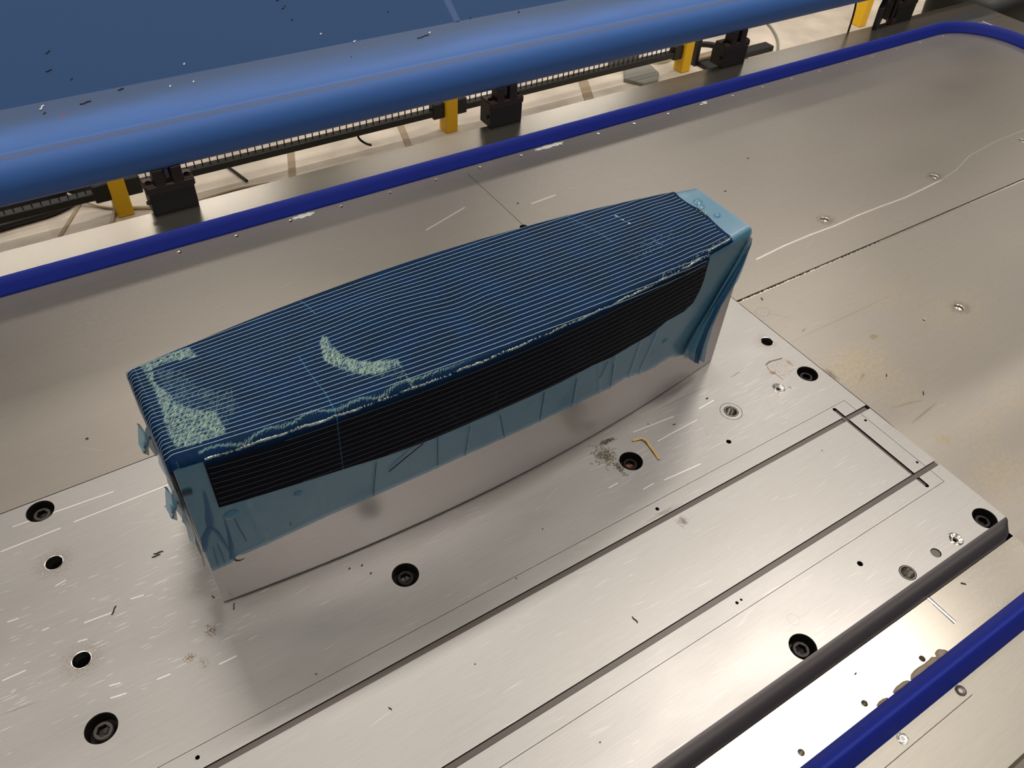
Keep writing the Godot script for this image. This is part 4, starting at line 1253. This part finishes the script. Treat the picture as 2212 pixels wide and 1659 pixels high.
func preform() -> void:
	preform_texture()
	var t := thing("carbon_preform", "dark navy carbon fabric with white stitch lines draped over the mould block", "carbon fabric", Vector3.ZERO)
	var n := FastNoiseLite.new()
	n.seed = 12
	n.frequency = 1.0
	var TH := 0.0026
	var R := 0.0075
	# right edge of the top panel is slightly ragged
	var right := [Vector2(0.0, 0.6165), Vector2(0.012, 0.6165), Vector2(0.02, 0.6175), Vector2(0.035, 0.6195), Vector2(0.05, 0.6225), Vector2(0.062, 0.6218), Vector2(0.075, 0.619), Vector2(0.09, 0.6188), Vector2(0.105, 0.622)]
	var lowf := [Vector2(0.0365, 0.1400), Vector2(0.06, 0.1385), Vector2(0.108, 0.1355), Vector2(0.15, 0.1325), Vector2(0.185, 0.1285), Vector2(0.23, 0.1265), Vector2(0.281, 0.1267), Vector2(0.377, 0.1255), Vector2(0.42, 0.127), Vector2(0.4465, 0.1245), Vector2(0.475, 0.1265), Vector2(0.502, 0.127), Vector2(0.526, 0.1345), Vector2(0.555, 0.134), Vector2(0.568, 0.14), Vector2(0.574, 0.153), Vector2(0.5765, 0.165)]
	var lip := func(x: float, s: float) -> float:      # ripples along the edge where the plies bunch up
		var k := exp(-pow((s - 0.001) / 0.0055, 2))
		return TH + k * (0.0009 + 0.0006 * n.get_noise_2d(x * 260.0, s * 90.0) + 0.0004 * n.get_noise_2d(x * 700.0, s * 500.0)) + 0.0001 * n.get_noise_2d(x * 90, s * 90)
	var uv := func(x: float, s: float) -> Vector2: return Vector2(x / 0.66, (s + 0.085) / (896.0 / 2048.0 * 0.66))
	# part: full cross section between the two cut-outs
	var bands := [[BX0 + 0.005, 0.0372, false], [0.0372, 0.5765, true], [0.5765, 0.6165, false]]
	var st := start()
	for bd in bands:
		var rows := []
		var uvs := []
		var cnt := 380 if bd[2] else 30
		for i in cnt + 1:
			var x: float = lerpf(bd[0], bd[1], float(i) / cnt)
			var w := zf(x) - zb(x)
			var ss := []
			if bd[2]:
				var y0 := at_x(lowf, x)
				for k in 16: ss.append(lerpf(y0 - BH, -0.0085, k / 15.0))
			for k in 15: ss.append(lerpf(-0.0075, 0.0085, k / 14.0))
			if not bd[2]: ss = ss.slice(5)
			for k in range(1, 13): ss.append(lerpf(0.0085, w - 0.0085, k / 12.0))
			for k in range(1, 7): ss.append(lerpf(w - 0.0085, w + 0.0085, k / 6.0))
			if bd[2]:
				for k in range(1, 4): ss.append(w + 0.0085 + 0.02 * k)
			var r := PackedVector3Array()
			var ur := []
			for s in ss:
				var xx: float = x
				if bd[0] > 0.5: xx = lerpf(0.5765, at_x(right, s), float(i) / cnt)      # ragged end
				r.append(skin(xx, s, lip.call(xx, s), R))
				ur.append(uv.call(xx, s))
			rows.append(r)
			uvs.append(ur)
		add_grid(st, rows, Vector3.UP, uvs)
	# left end: rolls over and hangs down the end face
	var rows := []
	var uvs := []
	for i in 18:
		var r := PackedVector3Array()
		var ur := []
		for k in 41:
			var w := zf(BX0 + 0.005) - zb(BX0 + 0.005)
			var s := lerpf(-0.001, w + 0.001, k / 40.0)
			var base := skin(BX0 + 0.005, s, lip.call(BX0 + 0.005, s), R)
			var rr := 0.0075
			var a := minf(i, 8) / 8.0 * PI / 2
			var p := Vector3(base.x - rr * sin(a) - 0.0004, base.y - rr * (1 - cos(a)), base.z)
			if i > 8: p.y -= (i - 8) * 0.0075
			p.x -= 0.0007 * n.get_noise_2d(s * 300, i * 0.8)
			r.append(p)
			ur.append(uv.call(BX0 + 0.005 - 0.0012 * mini(i, 8), clampf(s, 0.001, w)))
		rows.append(r)
		uvs.append(ur)
	add_grid(st, rows, Vector3(-1, 1, 0), uvs)
	put("fabric", done(st), M["carbon_preform"], t)
	# glossy film bunched over the front edge
	var lrows := []
	for i in 701:
		var x := lerpf(0.0385, 0.6155, i / 700.0)
		var r := PackedVector3Array()
		var mid := -0.0005 + 0.0012 * n.get_noise_2d(x * 40.0, 3.0)
		if x > 0.5765: mid = 0.003
		for k in 9:
			var s := mid + lerpf(-0.0016, 0.0010, k / 8.0)
			var e := lip.call(x, s) as float
			var hump := sin(PI * k / 8.0)
			r.append(skin(x, s, e - 0.0003 + hump * (0.0005 * (1.0 + 1.3 * n.get_noise_2d(x * 30.0, 9.0)) + 0.0006 * n.get_noise_2d(x * 420.0, k * 0.35) + 0.0003 * n.get_noise_2d(x * 1100.0, k * 0.6)), R))
		lrows.append(r)
	put("glossy_edge", grid(lrows, Vector3(0, 1, 1)), M["glossy_film"], t)
	# stitching: each thread its own flat yarn
	var ribbon := func(pts: Array, ups: Array, wide: float) -> ArrayMesh:
		var rr := []
		for i in pts.size():
			var d: Vector3 = (pts[mini(i + 1, pts.size() - 1)] - pts[maxi(i - 1, 0)]).normalized()
			var side: Vector3 = d.cross(ups[i]).normalized() * wide / 2
			rr.append(PackedVector3Array([pts[i] - side, pts[i] + ups[i] * 0.00022, pts[i] + side]))
		return grid(rr, ups[ups.size() / 2])
	for j in 27:
		var s0 := 0.0045 + 0.00565 * j          # distance from the front edge at x = 0.322
		var zmid := zf(0.322) - s0
		var tt := 1.0 - s0 / 0.1575
		var pts := []
		var ups := []
		var run := []
		var w0 := zf(BX0 + 0.005) - zb(BX0 + 0.005)
		for i in 151:
			var x := lerpf(BX0 + 0.0055, 0.6165, i / 150.0)
			var z := zmid + bend(x, tt) - bend(0.322, tt) + 0.00022 * n.get_noise_2d(x * 45.0, j * 7.3) + 0.00012 * n.get_noise_2d(x * 160.0, j * 3.1)
			z += 0.0006 * smoothstep(0.5, 0.6, x) * sin(x * 130.0 + j * 0.25)
			var s := zf(x) - z
			var w := zf(x) - zb(x)
			if s < -0.0075 and (x < 0.0375 or x > 0.576): continue
			if s < -0.02 or s > w + 0.006: continue
			if x > at_x(right, s) - 0.002: continue
			if x > 0.576 and s < 0.001: continue
			var p := skin(x, s, lip.call(x, s) + 0.00018, R)
			var q := skin(x, s, lip.call(x, s) + 0.001, R)
			if run.is_empty(): run = [x, s]
			pts.append(p)
			ups.append((q - p).normalized())
		if pts.size() < 4: continue
		if run[0] < BX0 + 0.012:       # carry it over the left end
			var s: float = run[1]
			var base := skin(BX0 + 0.005, s, lip.call(BX0 + 0.005, s) + 0.00018, R)
			var bent := (0.5 - s / w0)
			for i in range(1, 15):
				var a := minf(i, 8) / 8.0 * PI / 2
				var p := Vector3(base.x - 0.0077 * sin(a) - 0.0006, base.y - 0.0077 * (1 - cos(a)), base.z)
				if i > 8: p.y -= (i - 8) * 0.008
				p.z += 0.0016 * sin(i * 0.7 + j) * minf(1, i / 6.0) + bent * 0.002 * i / 8.0
				pts.insert(0, p)
				ups.insert(0, Vector3(-sin(a), cos(a), 0).normalized())
		put("stitch_thread", ribbon.call(pts, ups, 0.00074), M["stitch_pale"], t)
	for j in 11:
		var y0 := 0.1925 - 0.0064 * j
		var pts := []
		var ups := []
		for i in 141:
			var x := lerpf(0.0385, 0.5755, i / 140.0)
			var y := y0 - 0.010 * (x - 0.3) * (0.4 + 0.6 * (j / 10.0)) + 0.00035 * n.get_noise_2d(x * 60.0, 50 + j * 5.7) + 0.00025 * n.get_noise_2d(x * 190.0, 90 + j * 2.7)
			if x < 0.12: y += 0.0035 * pow((0.12 - x) / 0.085, 2) * (1.0 - 0.08 * j)
			if y < at_x(lowf, x) + 0.001: 
				if pts.size() > 3: break
				continue
			if y > 0.1935: continue
			var s := y - BH
			pts.append(skin(x, s, lip.call(x, s) + 0.00018, R))
			ups.append(Vector3(0, 0, 1))
		if pts.size() > 4: put("stitch_thread", ribbon.call(pts, ups, 0.0005), M["stitch_grey"], t)
	# frayed tufts along the right end and the right part of the front edge
	var fr := start()
	for i in 150:
		var x := rng.randf_range(0.50, 0.6175)
		var s := rng.randf_range(-0.002, 0.004) if x < 0.5765 else rng.randf_range(0.0005, 0.005)
		if i > 110:
			s = rng.randf_range(0.005, 0.10)
			x = at_x(right, s) + rng.randf_range(-0.001, 0.0015)
			if i % 4: s = rng.randf_range(0.045, 0.06)
		var p := skin(x, s, TH + 0.0008, R)
		add_tube(fr, [p, p + Vector3(rng.randfn(0.0006, 0.0012), rng.randf_range(0.0003, 0.0014), rng.randfn(0, 0.0012))], 0.00018, 4)
	put("frayed_fibre", done(fr), M["fray"], t).set_meta("kind", "stuff")

# ------------------------------------------------------------------ what stands behind the table
func behind() -> void:
	var Z := -2.64
	var f := thing("safety_fence", "yellow posted safety fence with black wire mesh behind the table and the blue cover", "fence", Vector3(0, FLOOR, Z))
	var px := [-1.03, 0.235, 1.487, 2.72, 3.95]
	for x in px:
		put("post", box(Vector3(x - 0.026, 0, -0.03), Vector3(x + 0.026, 2.0, 0.03), 0.003), M["yellow_paint"], f)
	for i in 4:
		var a: float = px[i] + 0.045
		var b: float = px[i + 1] - 0.045
		if i == 3: continue
		put("mesh_rail", box(Vector3(a, 0.072, -0.02), Vector3(b, 0.098, 0.012), 0.002), M["rail_black"], f)
		put("mesh_rail", box(Vector3(a, 1.9, -0.02), Vector3(b, 1.925, 0.012), 0.002), M["rail_black"], f)
		for s in [a - 0.02, b - 0.03]: put("clamp", box(Vector3(s, 0.062, -0.024), Vector3(s + 0.05, 0.125, 0.016), 0.003), M["rail_black"], f)
		var st := start()
		var x := a
		while x < b:
			add_box(st, Vector3(x - 0.0018, 0.095, -0.006), Vector3(x + 0.0018, 1.905, -0.0025))
			x += 0.0268
		var y := 0.18
		while y < 1.9:
			add_box(st, Vector3(a, y, -0.0025), Vector3(b, y + 0.0034, 0.001))
			y += 0.1
		put("wire_mesh", done(st), M["rail_black"], f).set_meta("kind", "stuff")
	# things on the floor
	var G := FLOOR
	tag(put("black_cable", tube(spline([Vector3(0.52, G + 0.006, -2.80), Vector3(0.582, G + 0.007, -2.783), Vector3(0.62, G + 0.007, -2.77), Vector3(0.637, G + 0.008, -2.71), Vector3(0.655, G + 0.007, -2.628)]), 0.005), M["black_rubber"]), "thin black cable end bent downwards on the floor right of the first bracket", "cable")
	tag(put("black_cable", tube(spline([Vector3(-0.5, G + 0.02, -2.66), Vector3(-0.136, G + 0.016, -2.712), Vector3(0.01, G + 0.016, -2.725), Vector3(0.07, G + 0.016, -2.745), Vector3(0.10, G + 0.016, -2.765)]), 0.014, 10), M["black_rubber"]), "thick black cable curving along the floor at the far left", "cable")
	tag(put("cream_cable", tube(spline([Vector3(0.092, G + 0.035, -2.78), Vector3(0.15, G + 0.012, -2.725), Vector3(0.205, G + 0.006, -2.675), Vector3(0.28, G + 0.006, -2.635), Vector3(0.36, G + 0.006, -2.60), Vector3(0.44, G + 0.006, -2.585), Vector3(0.52, G + 0.006, -2.595), Vector3(0.62, G + 0.006, -2.60), Vector3(0.72, G + 0.006, -2.585)]), 0.0055), M["cream_cable"]), "cream cable lying across the floor behind the left yellow post", "cable")
	tag(put("cream_cable", tube(spline([Vector3(0.208, G + 0.08, -2.70), Vector3(0.215, G + 0.04, -2.685), Vector3(0.207, G + 0.012, -2.65), Vector3(0.178, G + 0.007, -2.58)]), 0.0055), M["cream_cable"]), "cream cable hanging upright beside the left yellow post", "cable")
	tag(put("black_cable", tube(spline([Vector3(1.104, G + 0.09, -2.66), Vector3(1.106, G + 0.05, -2.655), Vector3(1.125, G + 0.03, -2.64), Vector3(1.145, G + 0.022, -2.63)]), 0.0045), M["black_rubber"]), "short black cable tail hanging under the fence rail between two posts", "cable")
	tag(put("black_cable", tube(spline([Vector3(1.672, 0.13, -1.155), Vector3(1.684, 0.066, -1.15), Vector3(1.693, -0.02, -1.15), Vector3(1.70, -0.3, -1.16), Vector3(1.71, G + 0.004, -1.2)]), 0.0022), M["black_rubber"]), "thin straight black cable hanging behind the rim near the farthest bracket", "cable")
	tag(put("grey_cable", tube(spline([Vector3(3.56, G + 0.006, -2.96), Vector3(3.507, G + 0.006, -2.872), Vector3(3.46, G + 0.006, -2.78), Vector3(3.39, G + 0.006, -2.68), Vector3(3.303, G + 0.006, -2.591), Vector3(3.2, G + 0.006, -2.5)]), 0.006), M["grey_sheet"]), "grey cable lying on the floor right of the third bracket", "cable")
	var strips := [[0.882, -2.79, 0.795, -2.55, "narrow beige floor strip between the left and middle yellow posts"], [1.332, -2.76, 1.272, -2.55, "narrow beige floor strip just left of the middle yellow post"], [2.262, -2.80, 2.132, -2.55, "wide beige floor strip right of the middle bracket"], [0.118, -2.755, 0.02, -2.59, "thin brown strip on the floor near the far left cable"]]
	for i in strips.size():
		var s: Array = strips[i]
		var d := (Vector2(s[2], s[3]) - Vector2(s[0], s[1])).normalized()
		var nn := Vector2(-d.y, d.x) * (0.013 if i < 2 else 0.022 if i == 2 else 0.006)
		var a := Vector2(s[0], s[1])
		var b := Vector2(s[2], s[3])
		tag(put("floor_strip", prism(PackedVector2Array([a + nn, b + nn, b - nn, a - nn]), G, G + 0.004, 0.0006), M["tape_beige"]), s[4], "floor strip")
	tag(put("cable_duct", box(Vector3(-1.2, G, -3.0), Vector3(0.19, G + 0.085, -2.80), 0.004), M["black_block"]), "black box shaped cable duct on the floor left of the left yellow post", "duct")
	# grey bent sheet and white bag by the tall right post
	var gs := thing("grey_carton", "folded grey sheet leaning on the floor beside the right yellow post", "sheet", Vector3(2.48, G, -2.70))
	var gst := start()
	add_prism(gst, PackedVector2Array([Vector2(-0.085, 0.04), Vector2(-0.035, 0.115), Vector2(0.05, 0.118), Vector2(0.10, 0.065), Vector2(0.13, -0.06), Vector2(0.02, -0.09)]), 0.0, 0.018, 0.003)
	put("sheet", done(gst), M["grey_sheet"], gs)
	put("bent_edge", box(Vector3(-0.08, 0.0, -0.09), Vector3(0.10, 0.05, -0.083), 0.002), M["grey_sheet"], gs)
	var wb := []
	for i in 13:
		var r := PackedVector3Array()
		for k in 17:
			var th := PI / 2 * i / 12.0
			var a := TAU * k / 16
			var bump := 1.0 + 0.12 * fine.get_noise_2d(cos(a) * 40 + i * 3, sin(a) * 40)
			r.append(Vector3(2.70 + 0.08 * sin(th) * cos(a) * bump, G + 0.05 * cos(th) * bump, -2.80 + 0.075 * sin(th) * sin(a) * bump))
		wb.append(r)
	tag(put("white_bag", grid(wb, Vector3.UP), M["white_bag"]), "crumpled white bag on the floor behind the grey sheet", "bag")
	# black stand right of the right post
	var bs := thing("floor_stand", "low black steel stand with a bent bar on the floor behind the third bracket", "stand", Vector3(2.83, G, -2.66))
	put("upright", box(Vector3(-0.03, 0, -0.02), Vector3(-0.008, 0.5, 0.02), 0.002), M["black_block"], bs)
	var bb := start()
	add_tube(bb, spline([Vector3(-0.01, 0.075, -0.05), Vector3(0.10, 0.06, -0.03), Vector3(0.16, 0.04, 0.0), Vector3(0.23, 0.012, 0.05)]), 0.014, 8)
	put("bent_bar", done(bb), M["black_block"], bs)
	put("base_plate", box(Vector3(-0.01, 0, 0.0), Vector3(0.24, 0.02, 0.13), 0.003), M["black_rubber"], bs)
	put("cross_plate", box(Vector3(-0.01, 0.02, -0.02), Vector3(0.18, 0.035, 0.02), 0.002), M["tape_beige"], bs)
	tag(put("floor_bar", box(Vector3(3.0, G, -2.66), Vector3(3.28, G + 0.025, -2.60), 0.003), M["black_block"]), "straight black bar lying on the floor right of the third bracket", "bar")
	var hb := []
	for i in 15:
		var r := PackedVector3Array()
		for k in 25:
			var th := PI * i / 14.0
			var a := TAU * k / 24
			var cx := signf(cos(a)) * pow(absf(cos(a)), 0.5)
			var cz := signf(sin(a)) * pow(absf(sin(a)), 0.5)
			var sx := pow(sin(th), 0.45)
			r.append(Vector3(2.63 + 0.20 * sx * cx, -0.16 + 0.085 * signf(cos(th)) * pow(absf(cos(th)), 0.5), -1.34 + 0.13 * sx * cz))
		hb.append(r)
	var hs := thing("equipment_stool", "dark padded equipment stool just beyond the far right table corner", "stool", Vector3(2.63, FLOOR, -1.34))
	var pad := put("padded_top", grid(hb, Vector3.UP), M["black_rubber"], hs)
	pad.position = -hs.position
	put("pedestal", lathe([Vector2(0.16, 0), Vector2(0.16, 0.02), Vector2(0.03, 0.05), Vector2(0.025, 0.68)], 24), M["steel_frame"], hs)

# ------------------------------------------------------------------ scraps and residue
func sliver(p: Vector3, d: Vector3, l: float, w: float, m: Material, label: String, group: String, up := Vector3.UP) -> void:
	d = (d - up * d.dot(up)).normalized()
	var side := d.cross(up).normalized()
	var st := start()
	var rows := []
	for i in 4:
		var f := i / 3.0 - 0.5
		var q := p + d * l * f + side * w * 0.5 * sin(i * 2.1) + up * 0.0004
		var ww := w * (0.35 if i == 0 or i == 3 else 0.5)
		rows.append(PackedVector3Array([q - side * ww - up * 0.0004, q - side * ww * 0.8 + up * 0.0006, q + side * ww * 0.8 + up * 0.0006, q + side * ww - up * 0.0004]))
	add_grid(st, rows, up)
	tag(put("fibre_scrap", done(st), m), label, "scrap", group)

func scraps() -> void:
	var K: Material = M["scrap_black"]
	# on the table, where the photograph shows them: x, z, direction, length, label
	for s in [[-0.0738, -0.503, -0.9, 0.009, "slanting black fibre scrap left of the foot of the mould block"], [-0.0215, -0.5445, 0.15, 0.009, "black fibre scrap, upper of a close pair left of the mould block"], [-0.0245, -0.542, 0.1, 0.008, "black fibre scrap, lower of a close pair left of the mould block"],
			[0.008, -0.47, 1.4, 0.004, "tiny black fibre scrap just left of the front corner of the mould block"], [0.0212, -0.4505, -1.1, 0.007, "short black fibre scrap in front of the near left foot of the mould block"], [0.80, -0.5365, -1.2, 0.006, "black fibre scrap near the plate corner right of the mould block"],
			[0.1305, -0.433, 0.4, 0.002, "black speck, upper of three in the shadow of the mould block"], [0.1425, -0.43, 0.2, 0.002, "black speck, middle of three in the shadow of the mould block"], [0.146, -0.4175, 0.4, 0.002, "black speck, lowest of three in the shadow of the mould block"],
			[0.338, -0.244, 1.5, 0.008, "upright black fibre scrap between the two long slots"], [0.102, -0.288, 1.3, 0.004, "tiny black fibre scrap between the long slots near the lower edge"], [0.5365, -0.4175, 0.3, 0.004, "tiny black fibre scrap to the right of the bent amber strip"],
			[0.60, -0.43, 0.3, 0.0025, "black speck between the mould block and the circled threaded insert"], [0.83, -0.345, -0.6, 0.006, "black fibre scrap on the bare plate right of the slotted panel, upper one"], [0.845, -0.30, -0.7, 0.008, "black fibre scrap on the bare plate right of the slotted panel, lower one"],
			[0.63, -0.9, 0.5, 0.003, "black speck on the rear plate above the right end of the block"], [-0.046, -0.73, 0.4, 0.003, "black speck on the rear plate left of the mould block"], [0.95, -0.77, 0.2, 0.004, "black speck on the rear plate below the curved scratch, left one"], [1.06, -0.83, 0.3, 0.004, "black speck on the rear plate far right of the block"]]:
		sliver(Vector3(s[0], 0.0, s[1]), Vector3(cos(s[2]), 0, sin(s[2])), s[3], 0.0009 if s[3] > 0.003 else 0.0015, K, s[4], "black scraps on the table")
	for s in [[0.665, -0.105, 1.0, 0.005, "curled black scrap on the low strip beside the end of the rounded nose"], [0.645, -0.058, 0.3, 0.003, "tiny black scrap on the low strip close to the near blue seal"], [0.49, -0.098, 0.2, 0.002, "black speck on the glaring part of the low strip"]]:
		sliver(Vector3(s[0], DROP, s[1]), Vector3(cos(s[2]), 0, sin(s[2])), s[3], 0.001, K, s[4], "black scraps on the front strip")
	# on the folded cover; its slope rises away from the table
	var tilt := deg_to_rad(33.0)
	var up := Vector3(0, cos(tilt), sin(tilt))
	var e := Vector2(0.1018 + 0.04 * sin(PI / 2 - tilt), -1.15 + 0.04 * cos(PI / 2 - tilt))
	var along := Vector3(0, sin(tilt), -cos(tilt))
	# x, distance up the slope, direction, length
	var nth := ["leftmost", "second from the left", "third from the left", "fourth from the left", "fifth from the left", "sixth from the left", "seventh from the left", "eighth from the left", "ninth from the left", "tenth from the left", "eleventh from the left", "twelfth from the left", "thirteenth from the left", "fourteenth from the left", "fifteenth from the left", "sixteenth from the left"]
	var blacks := [[0.0488, 0.0495, 0.3, 0.004], [0.0826, 0.1364, 0.5, 0.007], [0.0744, 0.1092, 0.2, 0.008], [0.0968, 0.091, 0.3, 0.003], [0.1012, 0.053, 0.1, 0.015], [0.1505, 0.0624, 0.1, 0.008], [0.415, 0.1576, 0.2, 0.006], [0.4182, 0.1438, 0.6, 0.009], [0.4219, 0.1208, 0.4, 0.003], [0.4837, 0.0385, 1.2, 0.01], [0.5761, 0.106, 0.2, 0.003], [0.6142, 0.0515, 0.1, 0.022], [0.7104, 0.0676, 0.3, 0.003], [0.8029, 0.0615, 0.4, 0.004]]
	for i in blacks.size():
		var b: Array = blacks[i]
		sliver(Vector3(b[0], e.x, e.y) - up * 0.0024 + along * b[1], Vector3(cos(b[2]), 0, -sin(b[2])), b[3], 0.0016, K, "black scrap on the blue membrane slope, %s of the black ones" % nth[i], "black scraps on the membrane", up)
	var whites := [[0.0483, 0.0581, 0.7, 0.009], [0.2135, 0.0521, 0.3, 0.003], [0.2443, 0.0816, 0.2, 0.003], [0.2461, 0.0521, 0.1, 0.003], [0.4548, 0.0886, 0.1, 0.003], [0.5004, 0.0658, 0.1, 0.005], [0.628, 0.0557, 0.1, 0.004]]
	for i in whites.size():
		var b: Array = whites[i]
		sliver(Vector3(b[0], e.x, e.y) - up * 0.0024 + along * b[1], Vector3(cos(b[2]), 0, -sin(b[2])), b[3], 0.0018, M["scrap_white"], "white scrap on the blue membrane slope, %s of the white ones" % nth[i], "white scraps on the membrane", up)
	sliver(Vector3(0.0676, e.x, e.y) - up * 0.0024 + along * 0.0391, Vector3(1, 0, 0.5), 0.007, 0.006, M["scrap_red"], "tiny red scrap on the blue membrane slope above the left yellow post", "", up)
	# long thin dark splinter on the film
	var sp := tube([Vector3(0.2209, 0.1267, zf(0.2209) + 0.0035), Vector3(0.205, 0.1175, zf(0.205) + 0.003), Vector3(0.1854, 0.1054, zf(0.1854) + 0.0024)], 0.00055, 6)
	tag(put("dark_splinter", sp, K), "long dark splinter on the blue film under the carbon fabric, slanting down", "splinter")
	# bent amber strip beside the middle bolt
	var st := start()
	var ap := [Vector3(0.4774, 0.001, -0.4222), Vector3(0.4885, 0.0022, -0.4190), Vector3(0.4905, 0.0028, -0.4130), Vector3(0.4895, 0.0016, -0.4068), Vector3(0.4880, 0.0018, -0.396), Vector3(0.4862, 0.001, -0.3851)]
	var rows := []
	for i in ap.size():
		var d: Vector3 = (ap[mini(i + 1, 5)] - ap[maxi(i - 1, 0)]).normalized()
		var sd := d.cross(Vector3.UP).normalized() * 0.0011
		rows.append(PackedVector3Array([ap[i] - sd - Vector3(0, 0.0009, 0), ap[i] - sd, ap[i] + Vector3(0, 0.0005, 0), ap[i] + sd, ap[i] + sd - Vector3(0, 0.0009, 0)]))
	add_grid(st, rows, Vector3.UP)
	tag(put("amber_strip", done(st), M["amber"]), "bent amber plastic strip lying beside a bolt near the mould block", "plastic strip")
	# brown adhesive squeezed out along the near seal
	var lumps := [[0.578, 0.0075, 0.006], [0.562, 0.012, 0.004], [0.545, 0.014, 0.0045], [0.518, 0.012, 0.003], [0.49, 0.008, 0.002]]
	var rs := thing("adhesive_residue", "brown adhesive lumps squeezed out along the inner edge of the near blue seal", "residue", Vector3(0.54, DROP, -0.066))
	for l in lumps:
		var r2 := []
		for i in 6:
			var r := PackedVector3Array()
			for k in 17:
				var a := TAU * k / 16
				var rad := i / 5.0 * (1.0 + 0.25 * fine.get_noise_2d(cos(a) * 30 + l[0] * 900, sin(a) * 30))
				r.append(Vector3(l[0] - 0.54 + cos(a) * rad * l[1], 0.0022 * (1 - pow(i / 5.0, 3)), 0.0 + sin(a) * rad * l[2] - 0.0005))
			r2.append(r)
		put("lump", grid(r2, Vector3.UP), M["residue"], rs)
	# clear glue shreds along the far seal
	var gl := [[0.775, -1.0245, 0.03, "clear glue shred along the far blue seal right of the middle bracket"], [0.327, -1.024, 0.018, "clear glue shred along the far blue seal above the left end of the block"], [1.135, -1.024, 0.006, "small clear glue blob along the far blue seal near the right post"]]
	for g in gl:
		var r2 := []
		for i in 9:
			var f := i / 8.0 * 2 - 1
			var hw: float = 0.0045 * sqrt(maxf(0.0, 1 - f * f)) * (1.0 + 0.4 * sin(i * 2.3))
			r2.append(PackedVector3Array([Vector3(g[0] + f * g[2], 0.0, g[1] - hw), Vector3(g[0] + f * g[2], 0.0016, g[1]), Vector3(g[0] + f * g[2], 0.0, g[1] + hw)]))
		tag(put("glue_shred", grid(r2, Vector3.UP), M["clear_residue"]), g[3], "glue")
